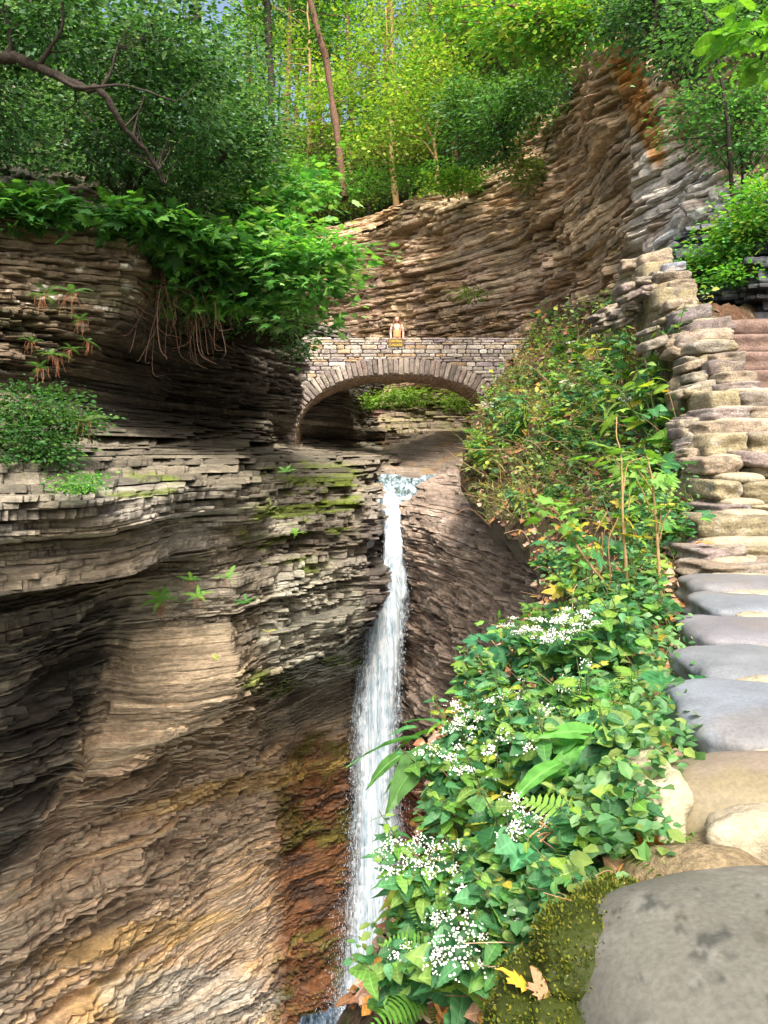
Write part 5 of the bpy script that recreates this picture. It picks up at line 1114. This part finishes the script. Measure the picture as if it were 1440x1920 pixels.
fleaf(P(1028, 1868, .90) , .034, (.28, .16, .085), 'large tan maple leaf lying on the moss near the bottom', .3, (.6, -.3)); fleaf(P(985, 1850, .93), .035, (.62, .34, .03), 'orange yellow leaf left of the large tan leaf on moss', 1.2, (.5, .2))
fleaf(P(1066, 1536, 1.42), .035, (.55, .2, .03), 'small orange leaf caught among green leaflets', .4, (.7, .2)); fleaf(P(1135, 1600, 1.28), .06, (.42, .22, .15), 'pinkish brown maple leaf on the ground under the green plants', 2.2, (.5, -.3))
fleaf(P(1335, 1024, 3.55) + [0, 0, .012], .07, (.5, .2, .06), 'curled orange brown leaf lying on the wall stones', 1.5, (.15, 0)); fleaf(P(1180, 1650, 1.2), .05, (.34, .19, .13), 'dull brown leaf beside the wall under the wedge stone', .9, (.5, -.4))
fleaf(P(920, 1795, 1.25), .03, (.75, .5, .03), 'bright yellow curled leaf hanging among the lower plants', .2, (.9, .4)); fleaf(P(1215, 1590, 1.2), .045, (.5, .16, .03), 'rust orange leaf propped against the wall', 2.7, (1.1, -.3))
# rocks of the bank edge
for i, (px, py, d, sx, sy, sz_, c, lab) in enumerate([(1290, 905, 5.2, .12, .12, .09, (.2, .19, .17), 'grey stone at the foot of the mortared wall'), (1255, 960, 4.9, .10, .1, .06, (.18, .17, .15), 'dark stone below the wall among leaves'), (1285, 1005, 4.3, .09, .1, .05, (.24, .22, .18), 'small grey stone under the wall copings')]):
    V, Fc = stone_geo((sx, sy, sz_), 990 + i, (22, 18, 22), 5, .12, 3); o = mesh('rock', V, Fc, M_STONE, None, True, col=np.tile(np.array(c), (len(V), 1))); o.location = tuple(P(px, py, d)); tag(o, lab, 'rock')

# ------------------------------------------------------------------ the person on the bridge
pr = tag(empty('person', (wx(744, 26.62), 26.62, Z_DECK)), 'person with long brown hair, peach shirt and tan bib, standing at the bridge parapet', 'person')
def skin(name, verts, edges, radii, mat, sub=2):
    me = bpy.data.meshes.new(name + '_cage'); me.from_pydata(verts, edges, []); ob = bpy.data.objects.new(name + '_cage', me); COL.objects.link(ob)
    ob.modifiers.new('s', 'SKIN'); sb = ob.modifiers.new('u', 'SUBSURF'); sb.levels = sub
    for v, rr in zip(me.skin_vertices[0].data, radii): v.radius = rr if hasattr(rr, '__len__') else (rr, rr)
    me.skin_vertices[0].data[0].use_root = True
    bpy.context.view_layer.update(); m2 = bpy.data.meshes.new_from_object(ob.evaluated_get(bpy.context.evaluated_depsgraph_get())); bpy.data.objects.remove(ob)
    V = np.array([v.co[:] for v in m2.vertices]); q = [p.vertices[:] for p in m2.polygons]
    return V, [np.array([f for f in q if len(f) == 4]).reshape(-1, 4), np.array([f for f in q if len(f) == 3]).reshape(-1, 3)]
body = MB(); ZP = Z_TOP + .012 - Z_DECK
bv = [(0, .0, .90), (0, .0, 1.02), (0, 0, 1.20), (0, .01, 1.34), (0, .005, 1.42), (0, 0, 1.48)]; be = [(0, 1), (1, 2), (2, 3), (3, 4), (4, 5)]; brd = [(.15, .11), (.125, .095), (.14, .105), (.12, .08), (.05, .05), (.046, .046)]
for sx in (-1, 1):
    b = len(bv); bv += [(sx * .09, 0, .86), (sx * .10, -.01, .48), (sx * .10, .015, .09), (sx * .115, -.13, .035)]; be += [(0, b), (b, b + 1), (b + 1, b + 2), (b + 2, b + 3)]; brd += [.085, .058, .038, .035]
    b = len(bv); bv += [(sx * .155, .01, 1.355), (sx * .22, .03, 1.12), (sx * .205, -.14, ZP + .07), (sx * .20, -.19, ZP + .028)]; be += [(3, b), (b, b + 1), (b + 1, b + 2), (b + 2, b + 3)]; brd += [.052, .040, .027, (.034, .018)]
V, Fc = skin('body', bv, be, brd, None); body.add(V, Fc)
for sx in (-1, 1):
    for k, (dx, L) in enumerate([(-.026, .058), (-.009, .07), (.009, .066), (.026, .05)]):
        a = np.array([sx * .20 + dx, -.205, ZP + .024]); V, Fc = tube(spline([a, a + [dx * .2, -L * .5, .004], a + [dx * .3, -L, -.014]], 3), [.0095, .0095, .009, .009, .0085, .008, .006][:7], 6); body.add(V, Fc)
    a = np.array([sx * .20 - sx * .03, -.17, ZP + .024]); V, Fc = tube([a, a + [-sx * .02, -.02, -.004], a + [-sx * .03, -.045, -.012]], [.011, .0105, .007], 6); body.add(V, Fc)
BGRID[(18, 18, 18)] = boxgrid(18, 18, 18); hv, hf = BGRID[(18, 18, 18)]; hv = unit(hv)
H = hv * [.075, .092, .108]; lowm = np.clip(-hv[:, 2], 0, 1); H[:, 0] *= 1 - .28 * lowm ** 1.3; H[:, 1] += -.012 * lowm
def bumpv(c, r_, a):
    d = np.linalg.norm((H - np.array(c)) * [1, .6, 1], axis=1); return a * np.exp(-(d / r_) ** 2)
fr = H[:, 1] < 0
H[:, 1] -= fr * (bumpv((0, -.09, -.018), .016, .024) + bumpv((0, -.09, .004), .010, .01)); H[:, 1] += fr * (bumpv((.03, -.085, .004), .014, .01) + bumpv((-.03, -.085, .004), .014, .01)); H[:, 1] -= fr * (bumpv((0, -.085, -.052), .018, .006) + bumpv((0, -.08, -.095), .02, .008))
hc = np.array([0, -.012, 1.565]); body.add(H + hc, hf)
for sx in (-1, 1):
    V, Fc = stone_geo((.012, .02, .03), 5, (6, 6, 8), 2.2, .05); body.add(V + hc + [sx * .076, .005, -.005], Fc)
body.build('body', simple('person_skin', (.62, .38, .29), .55, 20, .05, .05), pr, True)
fc_ = MB()
for sx in (-1, 1): V, Fc = stone_geo((.011, .006, .007), 6, (6, 4, 6), 2, 0); fc_.add(V + hc + [sx * .03, -.083, .005], Fc, col=(.06, .04, .03))
V, Fc = stone_geo((.024, .007, .007), 7, (8, 4, 6), 2, 0); fc_.add(V + hc + [0, -.088, -.050], Fc, col=(.7, .55, .5))
V, Fc = stone_geo((.028, .006, .004), 8, (8, 4, 6), 2, 0); fc_.add(V + hc + [0, -.086, -.060], Fc, col=(.5, .16, .14))
fc_.build('face_features', attr_mat('face_paint', .5, 30, .05, .05), pr, True)
ha = hv * [.090, .105, .120]; ha = ha + [0, .018, .012]; cut = (hv[:, 1] < -.25) & (hv[:, 2] < .72) & (np.abs(hv[:, 0]) < .62)
hm = MB(); keep = ~cut[hf].any(1); hm.add(ha + hc, hf[keep])
rr_ = np.random.default_rng(3)
for k in range(70):
    sx = 1 if k % 2 else -1; t = rr_.random(); a = hc + [sx * (.06 + .025 * rr_.random()), -.02 + .10 * t, .06]; e = a + [sx * .035 + rr_.normal() * .012, -.05 + .03 * rr_.normal(), -.28 - .06 * rr_.random()]
    V, Fc = tube(spline([a, a + [sx * .022, 0, -.08], (a + e) / 2 + [sx * .02, -.01, -.02], e], 3), np.linspace(.014, .005, 10), 5); hm.add(V, Fc)
hm.build('hair', simple('hair', (.23, .10, .055), .5, 60, .35, .3, .003), pr, True)
shv = [(0, 0, .95), (0, .0, 1.05), (0, 0, 1.2), (0, .01, 1.345), (0, .005, 1.40)]; she = [(0, 1), (1, 2), (2, 3), (3, 4)]; shr = [(.16, .12), (.137, .105), (.152, .116), (.130, .09), (.062, .06)]
for sx in (-1, 1): b = len(shv); shv += [(sx * .158, .01, 1.36), (sx * .205, .025, 1.20)]; she += [(3, b), (b, b + 1)]; shr += [.066, .058]
V, Fc = skin('shirt', shv, she, shr, None); m = MB(); m.add(V, Fc); m.build('shirt', simple('shirt_cloth', (.80, .46, .36), .85, 30, .08), pr, True)
V, Fc = skin('bib', [(0, -.018, .93), (0, -.02, 1.05), (0, -.024, 1.17), (0, -.02, 1.275)], [(0, 1), (1, 2), (2, 3)], [(.165, .12), (.135, .108), (.128, .112), (.10, .088)], None); m = MB(); m.add(V, Fc)
for sx in (-1, 1): V, Fc = tube(spline([(sx * .085, -.115, 1.26), (sx * .10, -.09, 1.36), (sx * .095, .0, 1.425), (sx * .08, .1, 1.33)], 4), .017, 6); m.add(V, Fc)
m.build('bib', simple('bib_cloth', (.66, .33, .14), .85, 30, .1), pr, True)
tv = [(0, 0, .93), (0, 0, .88)]; te = [(0, 1)]; trd = [(.165, .125), (.16, .125)]
for sx in (-1, 1): b = len(tv); tv += [(sx * .09, 0, .80), (sx * .10, -.01, .48), (sx * .10, .015, .12)]; te += [(1, b), (b, b + 1), (b + 1, b + 2)]; trd += [.098, .074, .06]
V, Fc = skin('trousers', tv, te, trd, None); m = MB(); m.add(V, Fc); m.build('trousers', simple('trouser_cloth', (.08, .08, .10), .85, 30, .1), pr, True)
m = MB(); V, Fc = stone_geo((.14, .07, .2), 9, (14, 10, 16), 3, .03); m.add(V + [0, .17, 1.22], Fc); V, Fc = tube(spline([(-.14, -.08, 1.18), (-.135, -.105, 1.30), (-.13, -.02, 1.425), (-.10, .12, 1.36)], 4), .02, 6); m.add(V, Fc)
m.build('backpack', simple('backpack_cloth', (.06, .08, .16), .8, 30, .1), pr, True)
